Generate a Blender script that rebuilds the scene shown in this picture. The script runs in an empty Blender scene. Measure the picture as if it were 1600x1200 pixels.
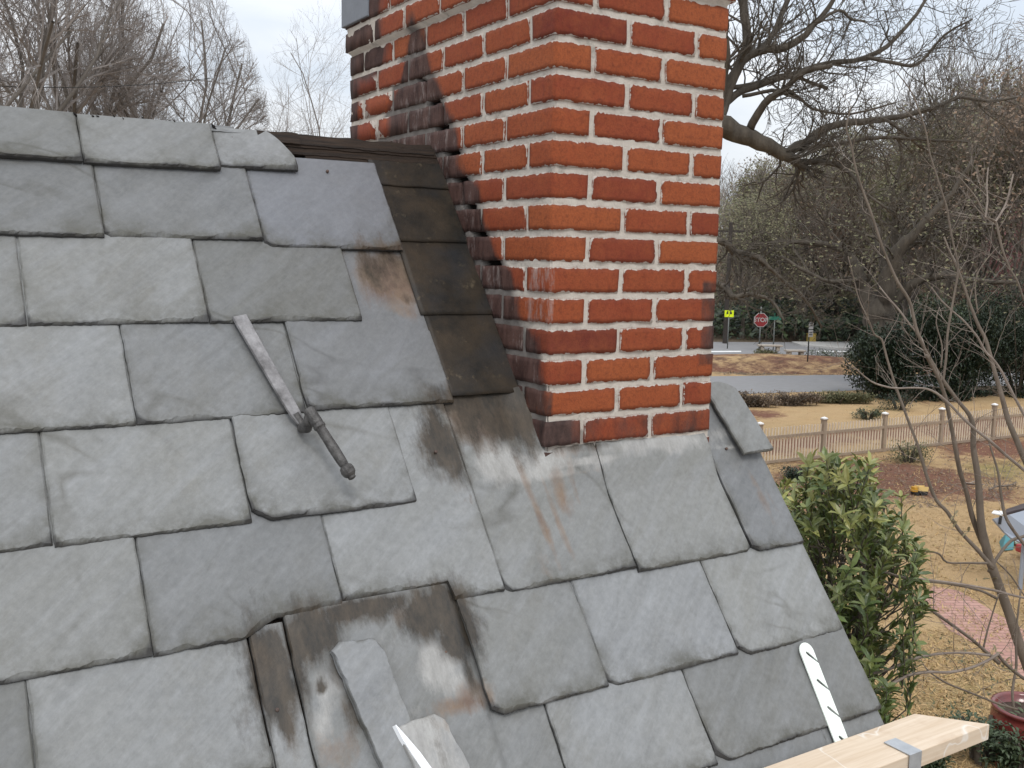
import bpy, bmesh, math, random
import numpy as np
from mathutils import Vector, Matrix, Euler, noise
random.seed(7)
R = math.radians
# ------------------------------------------------------------------ camera
scene = bpy.context.scene
F = 1540.6                                    # focal length in pixels of a 1600 px wide picture
cam_d = bpy.data.cameras.new('camera'); cam = bpy.data.objects.new('camera', cam_d)
scene.collection.objects.link(cam); scene.camera = cam
CAM = Vector((-1.2064, -1.7703, 0.3468))
cam.location = CAM
cam.rotation_euler = (R(82.8206), R(-1.1819), R(-32.0433))
cam_d.sensor_width = 36; cam_d.lens = 36*F/1600
cam_d.clip_start = 0.05; cam_d.clip_end = 2000
CR = cam.rotation_euler.to_matrix()
# ------------------------------------------------------------------ sky, sun, exposure
SUN_EL, SUN_ROT = R(52), R(205)
w = bpy.data.worlds.new('World'); scene.world = w; w.use_nodes = True
nt = w.node_tree; N = nt.nodes; L = nt.links
bg = N['Background']
sky = N.new('ShaderNodeTexSky'); sky.sky_type = 'NISHITA'; sky.sun_disc = False
sky.sun_elevation = SUN_EL; sky.sun_rotation = SUN_ROT
tc = N.new('ShaderNodeTexCoord'); sep = N.new('ShaderNodeSeparateXYZ'); L.new(tc.outputs['Generated'], sep.inputs[0])
# overcast cloud layer: brighter overhead than at the horizon, with soft cloud texture
mr = N.new('ShaderNodeMapRange'); L.new(sep.outputs['Z'], mr.inputs['Value'])
mr.inputs['From Min'].default_value = 0.1; mr.inputs['From Max'].default_value = 0.9
mr.inputs['To Min'].default_value = 8.2; mr.inputs['To Max'].default_value = 17
mp = N.new('ShaderNodeMapping'); mp.inputs['Scale'].default_value = (1.2, 1.2, 3.5); L.new(tc.outputs['Generated'], mp.inputs[0])
cn = N.new('ShaderNodeTexNoise'); cn.inputs['Scale'].default_value = 2.3; cn.inputs['Detail'].default_value = 6; L.new(mp.outputs[0], cn.inputs['Vector'])
cr = N.new('ShaderNodeValToRGB'); L.new(cn.outputs['Fac'], cr.inputs[0])
cr.color_ramp.elements[0].position = .36; cr.color_ramp.elements[0].color = (.76, .83, .92, 1)
cr.color_ramp.elements[1].position = .6; cr.color_ramp.elements[1].color = (1.10, 1.11, 1.13, 1)
vm = N.new('ShaderNodeVectorMath'); vm.operation = 'SCALE'; L.new(cr.outputs[0], vm.inputs[0]); L.new(mr.outputs[0], vm.inputs['Scale'])
mx = N.new('ShaderNodeMix'); mx.data_type = 'RGBA'; mx.inputs[0].default_value = .86
L.new(sky.outputs[0], mx.inputs[6]); L.new(vm.outputs[0], mx.inputs[7]); L.new(mx.outputs[2], bg.inputs[0])
bg.inputs[1].default_value = 0.1
sd = bpy.data.lights.new('sun', 'SUN'); sd.energy = 0.9; sd.angle = R(14); sd.color = (1, .96, .9)
so = bpy.data.objects.new('sun', sd); scene.collection.objects.link(so)
sdir = Vector((math.sin(SUN_ROT)*math.cos(SUN_EL), math.cos(SUN_ROT)*math.cos(SUN_EL), math.sin(SUN_EL)))
so.rotation_euler = sdir.to_track_quat('Z', 'Y').to_euler()
scene.view_settings.view_transform = 'Standard'; scene.view_settings.look = 'None'
scene.view_settings.exposure = 0.22; scene.view_settings.gamma = 1
scene.render.engine = 'CYCLES'; scene.render.resolution_x = 1024; scene.render.resolution_y = 768
C = scene.collection
GZ = CAM.z - 5.0                                # level of the yard

# ------------------------------------------------------------------ helpers
def ray(x, y):
    return CR @ Vector(((x-800)/F, -(y-600)/F, -1))
def at(x, y, D):                                # the point D metres ahead along that sight line
    return CAM + ray(x, y)*D
def gnd(x, y, z=None):
    z = GZ if z is None else z
    d = ray(x, y); return CAM + d*((z-CAM.z)/d.z)
def px(P):
    q = CR.transposed() @ (Vector(P)-CAM); return 800+F*q.x/-q.z, 600-F*q.y/-q.z
TH = math.atan(1.34)
U = Vector((1, 0, 0)); V = Vector((0, math.cos(TH), math.sin(TH))); NN = U.cross(V); O = Vector((0, 0, -.1))
def RP(u, v, h=0): return O + U*u + V*v + NN*h
def roofline(y): return -.1+1.34*y if y < .68 else .811-1.34*(y-.68)
def nz(x, y=0, z=0): return noise.noise(Vector((x, y, z)))
def sstep(a, b, x):
    t = min(1, max(0, (x-a)/(b-a))); return t*t*(3-2*t)

def tag(o, label=None, cat=None, group=None, kind=None):
    for k, v in (('label', label), ('category', cat), ('group', group), ('kind', kind)):
        if v: o[k] = v
    return o
def empty(name, loc, label, cat, group=None, rz=0):
    o = bpy.data.objects.new(name, None); C.objects.link(o); o.location = loc; o.rotation_euler.z = rz
    o.empty_display_size = .1
    return tag(o, label, cat, group)

class MB:
    def __init__(s): s.v = []; s.f = []; s.c = []; s.m = []; s.cc = (1, 1, 1, 1); s.mi = 0
    def vert(s, p, c=None):
        s.v.append(tuple(p)); s.c.append(c or s.cc); return len(s.v)-1
    def face(s, *i): s.f.append(i); s.m.append(s.mi)
    def box(s, lo, hi, M=None, b=0):
        x0, y0, z0 = lo; x1, y1, z1 = hi
        P = [(x0,y0,z0),(x1,y0,z0),(x1,y1,z0),(x0,y1,z0),(x0,y0,z1),(x1,y0,z1),(x1,y1,z1),(x0,y1,z1)]
        i = [s.vert(M @ Vector(p) if M else p) for p in P]
        for q in ((0,3,2,1),(4,5,6,7),(0,1,5,4),(1,2,6,5),(2,3,7,6),(3,0,4,7)): s.face(*[i[k] for k in q])
    def tube(s, pts, rad, k=6, cap=True, col=None):
        n = len(pts); rings = []
        pts = [Vector(p) for p in pts]
        ref = None
        for a in range(n):
            d = (pts[min(a+1, n-1)]-pts[max(a-1, 0)])
            if d.length < 1e-9: d = Vector((0, 0, 1))
            d.normalize()
            if ref is None: ref = d.orthogonal().normalized()
            x = (ref - d*ref.dot(d))
            x = x.normalized() if x.length > 1e-6 else d.orthogonal().normalized()
            ref = x; y = d.cross(x)
            r = rad[a] if hasattr(rad, '__len__') else rad
            rings.append([s.vert(pts[a]+x*(r*math.cos(6.28318*j/k))+y*(r*math.sin(6.28318*j/k)), col) for j in range(k)])
        for a in range(n-1):
            A, B = rings[a], rings[a+1]
            for j in range(k): s.face(A[j], A[(j+1) % k], B[(j+1) % k], B[j])
        if cap: s.face(*rings[0][::-1]); s.face(*rings[-1])
    def lathe(s, prof, M=None, k=24):
        rings = []
        for r, z in prof:
            rings.append([s.vert((M @ Vector((r*math.cos(6.28318*j/k), r*math.sin(6.28318*j/k), z))) if M else (r*math.cos(6.28318*j/k), r*math.sin(6.28318*j/k), z)) for j in range(k)])
        for A, B in zip(rings, rings[1:]):
            for j in range(k): s.face(A[j], A[(j+1) % k], B[(j+1) % k], B[j])
        s.face(*rings[0][::-1]); s.face(*rings[-1])
    def build(s, name, mat, parent=None, smooth=False, bevel=0, angle=None):
        me = bpy.data.meshes.new(name); me.from_pydata(s.v, [], s.f)
        for m in (mat if isinstance(mat, (list, tuple)) else [mat]): me.materials.append(m)
        ca = me.color_attributes.new('col', 'FLOAT_COLOR', 'POINT')
        ca.data.foreach_set('color', np.array(s.c, dtype=np.float32).ravel())
        if any(s.m): me.polygons.foreach_set('material_index', s.m)
        if smooth: me.polygons.foreach_set('use_smooth', [True]*len(s.f))
        me.update()
        o = bpy.data.objects.new(name, me); C.objects.link(o)
        if parent:
            o.parent = parent
            o.matrix_parent_inverse = (Matrix.Translation(world_loc(parent))).inverted()
        if bevel:
            b = o.modifiers.new('b', 'BEVEL'); b.width = bevel; b.segments = 2; b.limit_method = 'ANGLE'
        return o
def world_mat(o):
    m = Matrix.Translation(o.location)
    return (world_mat(o.parent) @ o.matrix_parent_inverse @ m) if o.parent else m
def world_loc(o): return world_mat(o).translation

# ------------------------------------------------------------------ materials
def mat(name, rough=.7, spec=.3, metal=0):
    m = bpy.data.materials.new(name); m.use_nodes = True
    b = m.node_tree.nodes['Principled BSDF']
    b.inputs['Roughness'].default_value = rough; b.inputs['Metallic'].default_value = metal
    b.inputs['Specular IOR Level'].default_value = spec
    return m, m.node_tree, b
class G:
    """tiny node graph writer"""
    def __init__(s, nt): s.nt = nt; s.n = nt.nodes; s.l = nt.links; s._co = None
    def co(s):
        if not s._co: s._co = s.n.new('ShaderNodeTexCoord').outputs['Object']
        return s._co
    def map(s, scale=(1,1,1), rot=(0,0,0), src=None):
        m = s.n.new('ShaderNodeMapping'); m.inputs['Scale'].default_value = scale; m.inputs['Rotation'].default_value = rot
        s.l.new(src or s.co(), m.inputs[0]); return m.outputs[0]
    def noise(s, scale, detail=5, rough=.6, vec=None, dist=0):
        t = s.n.new('ShaderNodeTexNoise'); t.inputs['Scale'].default_value = scale; t.inputs['Detail'].default_value = detail
        t.inputs['Roughness'].default_value = rough; t.inputs['Distortion'].default_value = dist
        s.l.new(vec or s.co(), t.inputs['Vector']); return t.outputs['Fac']
    def voro(s, scale, vec=None, feat='F1'):
        t = s.n.new('ShaderNodeTexVoronoi'); t.inputs['Scale'].default_value = scale; t.feature = feat
        s.l.new(vec or s.co(), t.inputs['Vector']); return t.outputs['Distance']
    def ramp(s, src, stops):
        r = s.n.new('ShaderNodeValToRGB'); e = r.color_ramp.elements
        while len(e) < len(stops): e.new(.5)
        for a, (p, c) in zip(e, stops):
            a.position = p; a.color = (*c, 1) if hasattr(c, '__len__') else (c, c, c, 1)
        s.l.new(src, r.inputs[0]); return r.outputs[0]
    def mix(s, f, a, b, mode='MIX'):
        m = s.n.new('ShaderNodeMix'); m.data_type = 'RGBA'; m.blend_type = mode
        s.put(m.inputs[0], f); s.put(m.inputs[6], a); s.put(m.inputs[7], b); return m.outputs[2]
    def math(s, op, a, b=0, clamp=False):
        m = s.n.new('ShaderNodeMath'); m.operation = op; m.use_clamp = clamp
        s.put(m.inputs[0], a); s.put(m.inputs[1], b); return m.outputs[0]
    def mrange(s, v, a, b, c=0, d=1):
        m = s.n.new('ShaderNodeMapRange'); s.put(m.inputs[0], v)
        for i, q in zip((1, 2, 3, 4), (a, b, c, d)): m.inputs[i].default_value = q
        return m.outputs[0]
    def attr(s, name='col'):
        a = s.n.new('ShaderNodeAttribute'); a.attribute_name = name
        sp = s.n.new('ShaderNodeSeparateColor'); s.l.new(a.outputs['Color'], sp.inputs[0])
        return a.outputs['Color'], sp.outputs[0], sp.outputs[1], sp.outputs[2], a.outputs['Alpha']
    def bump(s, h, strength=.3, dist=.01):
        b = s.n.new('ShaderNodeBump'); b.inputs['Strength'].default_value = strength; b.inputs['Distance'].default_value = dist
        s.l.new(h, b.inputs['Height']); return b.outputs[0]
    def put(s, sock, v):
        if isinstance(v, bpy.types.NodeSocket): s.l.new(v, sock)
        elif hasattr(v, '__len__') and len(v) == 3: sock.default_value = (*v, 1)
        else: sock.default_value = v
def simple(name, c1, c2=None, scale=8, rough=.7, bump=.2, bdist=.005, spec=.3, metal=0, stretch=(1,1,1)):
    m, nt, b = mat(name, rough, spec, metal); g = G(nt)
    c2 = c2 or tuple(x*.7 for x in c1)
    v = g.map(stretch); n = g.noise(scale, 6, .65, v)
    g.put(b.inputs['Base Color'], g.mix(g.ramp(n, [(.3, 0), (.7, 1)]), c1, c2))
    g.put(b.inputs['Normal'], g.bump(g.noise(scale*5, 4, .6, v), bump, bdist))
    return m

# slate: colour attribute = (brown stain, black stain, lime/white stain, tail grime with painted gap shade)
def slate_mat():
    TH = math.atan(1.34)
    m, nt, b = mat('weathered_slate', .55, .35); g = G(nt)
    col, s_br, s_bk, s_wh, s_dirt_shade = g.attr('col')
    _, t_r, t_g, t_b, _ = g.attr('tint')
    rf = g.map((1, 1, 1), (-TH, 0, 0))                      # x along the courses, y up the slope
    def fr(sx, sy, a=0): return g.map((sx, sy, 1), (0, 0, 0), g.map((1, 1, 1), (0, 0, R(a)), rf))
    n1 = g.noise(3.0, 8, .65, fr(1, 1)); n3 = g.noise(70, 5, .7); nb = g.noise(12, 8, .72)
    base = g.mix(g.ramp(n1, [(.34, 0), (.66, 1)]), (.140, .146, .152), (.170, .173, .170))
    base = g.mix(g.math('MULTIPLY', t_b, .6), base, (.170, .170, .152))
    base = g.mix(g.ramp(g.noise(6, 7, .75, fr(1, .7)), [(.52, 0), (.70, .45)]), base, (.118, .112, .092))
    st1 = g.noise(2.2, 9, .68, fr(1.6, 9, -38), .4)          # brushed pale cleavage marks
    base = g.mix(g.ramp(st1, [(.44, 0), (.74, .55)]), base, (.240, .250, .262))
    st2 = g.noise(3.0, 9, .72, fr(1.2, 8, -52), .7)
    base = g.mix(g.ramp(st2, [(.50, 0), (.74, .45)]), base, (.100, .102, .098))
    st3 = g.noise(30, 6, .7, fr(.5, 4, -38))
    base = g.mix(g.ramp(st3, [(.5, 0), (.75, .25)]), base, (.26, .265, .27))
    vein = g.math('ABSOLUTE', g.math('SUBTRACT', g.noise(1.5, 3, .5, fr(1, 1.6, 35), 1.1), .5))
    vf = g.mrange(g.noise(2.4, 2, .5, fr(1, 1)), .5, .62)
    base = g.mix(g.math('MULTIPLY', g.ramp(vein, [(0, .75), (.005, .55), (.02, 0)]), vf), base, (.085, .083, .072))
    base = g.mix(.12, base, g.ramp(n3, [(.3, .02), (.7, .38)]), 'MIX')
    base = g.mix(t_g, base, (.088, .096, .125))
    sc = g.n.new('ShaderNodeVectorMath'); sc.operation = 'SCALE'; g.l.new(base, sc.inputs[0]); g.put(sc.inputs['Scale'], g.mrange(t_r, 0, 1, .80, 1.30)); base = sc.outputs[0]
    # grime towards tail and edges, darkened to deepen the gap shadows
    d = g.math('MULTIPLY', s_dirt_shade, g.mrange(nb, .38, .62, .05, 1.35))
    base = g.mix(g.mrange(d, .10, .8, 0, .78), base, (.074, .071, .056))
    base = g.mix(g.mrange(s_dirt_shade, .80, 1.0, 0, .85), base, (.028, .027, .027))  # outermost rim painted near black to stand for shadow between slates
    nn = g.math('SUBTRACT', g.noise(9, 9, .75, fr(1, .55)), .5)
    run = g.math('SUBTRACT', g.noise(26, 7, .7, fr(1, .14)), .5)
    def k(ch, lo=.34, hi=.68, amp=1.05): return g.mrange(g.math('ADD', ch, g.math('ADD', g.math('MULTIPLY', nn, amp*1.5), g.math('MULTIPLY', run, amp*.8))), lo, hi)
    hasb = g.mrange(s_br, .02, .12); hask = g.mrange(s_bk, .02, .12); hasw = g.mrange(s_wh, .02, .12)
    nfine = g.noise(30, 8, .75, fr(1, .4))
    wcol = g.mix(g.ramp(nfine, [(.35, 0), (.65, 1)]), (.25, .24, .225), (.45, .44, .42))
    base = g.mix(g.math('MULTIPLY', g.math('MULTIPLY', k(s_wh), hasw), .66), base, wcol)
    bcol = g.mix(g.ramp(g.noise(14, 6, .7), [(.35, 0), (.65, 1)]), (.115, .060, .034), (.225, .150, .092))
    base = g.mix(g.math('MULTIPLY', g.math('MULTIPLY', k(s_br, .3, .75, .9), hasb), .78), base, bcol)
    kcol = g.mix(g.ramp(nfine, [(.35, 0), (.65, 1)]), (.016, .014, .011), (.066, .050, .034))
    base = g.mix(g.math('MULTIPLY', g.math('MULTIPLY', k(s_bk, .26, .66, 1.0), hask), .95), base, kcol)
    g.put(b.inputs['Base Color'], base)
    g.put(b.inputs['Roughness'], g.mrange(n1, .3, .7, .42, .60))
    h = g.math('ADD', g.math('ADD', st1, g.noise(22, 8, .7, fr(1, 2.6, -38))), g.math('MULTIPLY', n3, .3))
    g.put(b.inputs['Normal'], g.bump(h, .22, .005))
    return m
SLATE = slate_mat()
def flash_mat():
    m, nt, b = mat('old_flashing', .55, .3); g = G(nt)
    n1 = g.noise(7, 8, .7); n2 = g.noise(26, 7, .75)
    c = g.mix(g.ramp(n1, [(.35, 0), (.68, 1)]), (.007, .007, .006), (.048, .034, .021))
    c = g.mix(g.ramp(g.noise(4.5, 4, .6), [(.5, 0), (.68, .7)]), c, (.024, .025, .028))
    c = g.mix(g.ramp(n2, [(.60, 0), (.72, .7)]), c, (.12, .095, .06))
    g.put(b.inputs['Base Color'], c); g.put(b.inputs['Normal'], g.bump(n2, .35, .006))
    return m
FLASH = flash_mat()
def brick_mat():
    m, nt, b = mat('red_brick', .8, .25); g = G(nt)
    col, e, soot, eff, _ = g.attr('col')          # R: distance to brick edge/3cm, G: soot, B: pale bloom
    tint, tr, tg, tb, _ = g.attr('tint')
    n1 = g.noise(18, 7, .7); n2 = g.noise(90, 5, .75); n3 = g.noise(260, 3, .7)
    base = g.mix(g.ramp(n1, [(.35, 0), (.7, .45)]), tint, (.33, .095, .032))
    base = g.mix(g.ramp(n2, [(.48, 0), (.72, .62)]), base, (.105, .023, .012))
    base = g.mix(g.ramp(n3, [(.35, .3), (.55, 0)]), base, (.10, .024, .013))
    ed = g.math('MULTIPLY', e, .03)
    # darker firing skin near the arris, then mortar smeared over it
    rim = g.mrange(g.math('ADD', ed, g.math('MULTIPLY', g.math('SUBTRACT', n1, .5), .02)), 0, .012, .5, 0)
    base = g.mix(rim, base, (.095, .024, .014))
    sn = g.math('MULTIPLY', g.math('SUBTRACT', n2, .5), g.math('SUBTRACT', 1.15, soot, True))
    k = g.mix(g.ramp(g.noise(24, 6, .7, g.map((1, 1, .35))), [(.38, 0), (.62, 1)]), (.014, .012, .012), (.075, .048, .042))
    sk = g.mrange(g.math('ADD', soot, g.math('MULTIPLY', g.math('SUBTRACT', g.noise(13, 6, .7, g.map((1, 1, .45))), .5), 1.5)), .12, .62)
    base = g.mix(g.math('MULTIPLY', g.math('MULTIPLY', sk, g.mrange(soot, 0, .15)), .9), base, k)
    ef = g.mrange(g.math('ADD', eff, g.math('MULTIPLY', g.math('SUBTRACT', g.noise(30, 6, .8, g.map((1, 1, .3))), .5), 2)), .6, .95)
    base = g.mix(g.math('MULTIPLY', g.math('MULTIPLY', ef, g.mrange(eff, 0, .1)), .6), base, (.34, .29, .27))
    nm = g.noise(45, 7, .72); 
    lim = g.math('ADD', g.math('MULTIPLY', g.math('SUBTRACT', nm, .50), .0230), .0014)
    sm = g.math('LESS_THAN', ed, lim)
    sm = g.math('MULTIPLY', sm, g.mrange(soot, .2, .5, 1, 0))
    base = g.mix(sm, base, g.mix(n1, (.50, .44, .39), (.40, .35, .31)))
    g.put(b.inputs['Base Color'], base)
    h = g.math('ADD', g.math('MULTIPLY', n2, .7), g.math('ADD', g.math('MULTIPLY', n3, .5), g.math('MULTIPLY', sm, .5)))
    g.put(b.inputs['Normal'], g.bump(h, .45, .004))
    return m
BRICK = brick_mat()
def mortar_mat():
    m, nt, b = mat('mortar', .9, .15); g = G(nt)
    col, soot, _, _, _ = g.attr('col')
    n1 = g.noise(30, 7, .7); n2 = g.noise(140, 5, .7)
    c = g.mix(g.ramp(n1, [(.3, 0), (.7, 1)]), (.45, .395, .345), (.56, .515, .455))
    c = g.mix(g.ramp(g.noise(16, 7, .8), [(.54, 0), (.66, .65)]), c, (.21, .195, .17))
    c = g.mix(g.ramp(n2, [(.6, 0), (.75, .5)]), c, (.30, .27, .23))
    c = g.mix(g.mrange(soot, 0, .42, 0, .9), c, g.mix(n1, (.05, .045, .04), (.20, .18, .17)))
    c = g.mix(g.mrange(soot, .75, 1), c, (.012, .010, .009))
    g.put(b.inputs['Base Color'], c)
    g.put(b.inputs['Normal'], g.bump(g.math('ADD', n1, g.math('MULTIPLY', n2, .5)), .6, .006))
    return m
MORTAR = mortar_mat()
WOOD_DARK = simple('wet_black_wood', (.010, .008, .007), (.050, .032, .021), 6, .75, .5, .01, stretch=(1, 22, 22))
def plank_mat():
    m, nt, b = mat('new_lumber', .7, .25); g = G(nt)
    v = g.map((1.2, 26, 26)); n1 = g.noise(3, 7, .6, v, .6)
    c = g.mix(g.ramp(n1, [(.3, 0), (.7, 1)]), (.54, .42, .30), (.66, .55, .43))
    c = g.mix(g.ramp(g.noise(7, 4, .6), [(.55, 0), (.75, .6)]), c, (.40, .27, .17))
    sc = g.noise(4.4, 3, .4, g.map((1.6, .5, 1), (0, 0, .5)), .2)
    line = g.math('ABSOLUTE', g.math('SUBTRACT', sc, .5))
    c = g.mix(g.ramp(line, [(0, .8), (.006, 0)]), c, (.72, .68, .62))
    g.put(b.inputs['Base Color'], c); g.put(b.inputs['Normal'], g.bump(n1, .25, .003)); return m
PLANK = plank_mat()
WHITE_METAL = simple('white_painted_metal', (.84, .90, .84), (.74, .80, .73), 9, .35, .08, .002, .5)
GALV = simple('galvanised_steel', (.46, .48, .50), (.33, .35, .37), 30, .38, .1, .002, .5, .35)
STEEL = simple('rubbed_steel', (.30, .29, .29), (.085, .08, .078), 26, .42, .3, .003, .5, .65)
GRIP = simple('worn_grip_steel', (.13, .125, .12), (.045, .042, .04), 60, .5, .5, .004, .4, .5)
NAIL = simple('rusty_nail', (.06, .045, .04), (.12, .07, .05), 60, .6, .2, .002)
BARK = simple('oak_bark', (.115, .098, .078), (.050, .042, .034), 5, .9, .7, .03, stretch=(1, 1, .3))
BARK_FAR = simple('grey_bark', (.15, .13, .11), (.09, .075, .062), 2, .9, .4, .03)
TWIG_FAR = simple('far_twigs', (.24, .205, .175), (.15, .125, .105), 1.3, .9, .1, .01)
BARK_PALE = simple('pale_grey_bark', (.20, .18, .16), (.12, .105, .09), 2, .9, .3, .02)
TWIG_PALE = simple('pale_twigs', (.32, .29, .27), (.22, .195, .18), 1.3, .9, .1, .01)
TWIG = simple('oak_twigs', (.10, .085, .068), (.052, .044, .036), 3, .9, .1, .01)
SAPBARK = simple('sapling_bark', (.175, .140, .11), (.095, .074, .056), 14, .8, .4, .004, stretch=(1, 1, .4))
SAPPALE = simple('pale_twig_bark', (.27, .225, .19), (.13, .10, .08), 9, .8, .3, .004)
def leaf_mat(name, a, bcol, tip, rough=.4, trans=.15, scale=3):
    m, nt, b = mat(name, rough, .5); g = G(nt)
    col, r_, g_, _, _ = g.attr('col')
    c = g.mix(g.noise(scale, 3, .5), a, bcol); c = g.mix(r_, c, tip)
    sc = g.n.new('ShaderNodeVectorMath'); sc.operation = 'SCALE'; g.l.new(c, sc.inputs[0]); g.put(sc.inputs['Scale'], g.mrange(g_, 0, 1, .55, 1.45))
    g.put(b.inputs['Base Color'], sc.outputs[0])
    tr = g.n.new('ShaderNodeBsdfTranslucent'); g.l.new(sc.outputs[0], tr.inputs[0])
    ms = g.n.new('ShaderNodeMixShader'); ms.inputs[0].default_value = trans
    g.l.new(b.outputs[0], ms.inputs[1]); g.l.new(tr.outputs[0], ms.inputs[2]); g.l.new(ms.outputs[0], g.n['Material Output'].inputs[0])
    return m
LEAF_LAUREL = leaf_mat('laurel_leaf', (.045, .085, .026), (.11, .145, .042), (.36, .33, .10), .36)
LEAF_DARK = leaf_mat('dark_evergreen_leaf', (.012, .022, .012), (.022, .038, .016), (.055, .08, .028), .5, .1, .6)
LEAF_OLIVE = leaf_mat('olive_leaf', (.125, .13, .068), (.17, .165, .082), (.21, .175, .10), .7, .2, .15)
LEAF_BROWN = leaf_mat('brown_leaf', (.165, .13, .098), (.21, .16, .115), (.25, .165, .11), .8, .2, .2)
LEAF_LOW = leaf_mat('low_plant_leaf', (.04, .065, .03), (.06, .08, .035), (.12, .13, .06), .5, .1, .8)
LEAF_RED = leaf_mat('red_bud_twig', (.14, .055, .055), (.10, .05, .045), (.2, .08, .08), .8, .1, .2)

# ================================================================== THE HOUSE (roof, chimney)
house = empty('house', (0, 0, GZ), 'old house with weathered grey slate roof and a red brick chimney on its ridge', 'house')
TS = .0065; LEN = .462
# soft stains on the slates: (u, v, half width, half height, turn, channel, strength); 0 brown, 1 black, 2 white
STAINS = [
 (-.225, .535, .085, .085, -.6, 1, .62), (-.22, .50, .095, .09, -.7, 0, 1.0), (-.23, .42, .08, .035, -.35, 0, .6), (-.20, .445, .05, .03, -.5, 1, .45),
 (-.245, .15, .06, .04, 0, 1, .35), (-.235, .07, .05, .09, 0, 1, 1.0), (-.24, .09, .045, .07, 0, 0, .6), (-.27, .03, .04, .06, .3, 1, .4), (-.24, -.03, .05, .025, 0, 2, .5), (-.23, -.06, .06, .02, 0, 0, .3),
 (-.10, .175, .13, .05, 0, 1, 1.15), (-.10, .11, .12, .04, 0, 0, .8), (-.155, .14, .05, .09, 0, 0, 1.0), (-.16, .12, .05, .09, 0, 1, .75), (-.06, .13, .07, .07, 0, 1, .95), (-.03, .06, .05, .05, 0, 1, .6),
 (-.12, .02, .06, .05, .1, 2, 1.1), (-.05, .0, .10, .035, 0, 2, 1.0), (.06, -.012, .16, .010, 0, 2, 1.0), (.02, .01, .05, .03, 0, 2, .9), (.06, .02, .07, .025, 0, 0, .55), (.05, .04, .10, .018, 0, 1, .65),
 (.02, -.03, .12, .012, 0, 2, .7), (.07, -.035, .06, .012, 0, 0, .5),
 (-.06, -.12, .012, .12, .04, 0, .75), (-.02, -.14, .010, .12, .02, 0, .65), (.01, -.07, .02, .07, 0, 0, .7), (.05, -.06, .012, .07, 0, 0, .6), (-.09, -.2, .02, .06, 0, 0, .35), (.02, -.09, .03, .05, 0, 0, .5),
 (.30, .015, .20, .024, 0, 2, .8), (.1, .025, .12, .014, 0, 1, .6), (.32, -.005, .20, .007, 0, 2, .8), (.27, .045, .15, .012, 0, 1, .3), (.52, .03, .08, .02, 0, 2, .45), (.55, -.01, .06, .006, 0, 2, .6), (.58, -.14, .012, .12, 0, 0, .4), (.61, -.16, .01, .1, 0, 0, .3),
 (.30, -.13, .012, .08, .1, 0, .28), (.37, -.12, .014, .09, -.1, 0, .26),
 (-.69, -.33, .05, .10, 0, 1, 1.1), (-.70, -.29, .02, .04, 0, 0, .8), (-.685, -.40, .03, .05, 0, 1, .8), (-.68, -.46, .03, .04, 0, 2, .4), (-.69, -.44, .02, .02, 0, 0, .4),
 (-.61, -.275, .06, .06, .1, 1, 1.0), (-.645, -.32, .02, .10, 0, 1, .8), (-.50, -.245, .15, .022, 0, 1, .85), (-.33, -.29, .05, .07, 0, 1, 1.0), (-.60, -.47, .05, .06, 0, 0, .5), (-.57, -.34, .05, .05, .2, 1, .6), (-.53, -.245, .08, .02, 0, 0, .6), (-.47, -.25, .06, .03, 0, 1, .8), (-.38, -.28, .06, .055, .2, 1, 1.0), (-.345, -.34, .04, .05, .2, 1, .8), (-.33, -.39, .012, .07, 0, 1, .6), (-.43, -.27, .03, .03, 0, 0, .6),
 (-.63, -.26, .02, .015, 0, 2, .8), (-.385, -.375, .045, .05, .25, 2, 1.0), (-.37, -.41, .03, .04, .2, 2, .9), (-.46, -.33, .04, .06, 0, 2, .35), (-.60, -.38, .03, .06, 0, 2, .75), (-.62, -.43, .025, .04, 0, 2, .75), (-.57, -.42, .04, .05, 0, 1, .55), (-.61, -.37, .012, .012, 0, 1, 1.0),
 (-.365, -.455, .06, .022, 0, 0, .8), (-.345, -.44, .04, .03, 0, 0, .6), (-.60, -.475, .05, .012, 0, 0, .6), (-.45, -.45, .08, .02, 0, 2, .3),
]
def stain(u, v, skip=False):
    c = [0, 0, 0]
    if skip: return c
    for (a, b, ru, rv, t, ch, k) in STAINS:
        dx = u-a; dy = v-b
        if abs(dx) > 3*ru+3*rv or abs(dy) > 3*ru+3*rv: continue
        x = (dx*math.cos(t)+dy*math.sin(t))/ru; y = (-dx*math.sin(t)+dy*math.cos(t))/rv
        q = x*x+y*y
        if q < 5: c[ch] = max(c[ch], k*math.exp(-q*.75))
    return c
SL = MB(); SLT = []           # the slates of the roof are one covering
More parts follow.
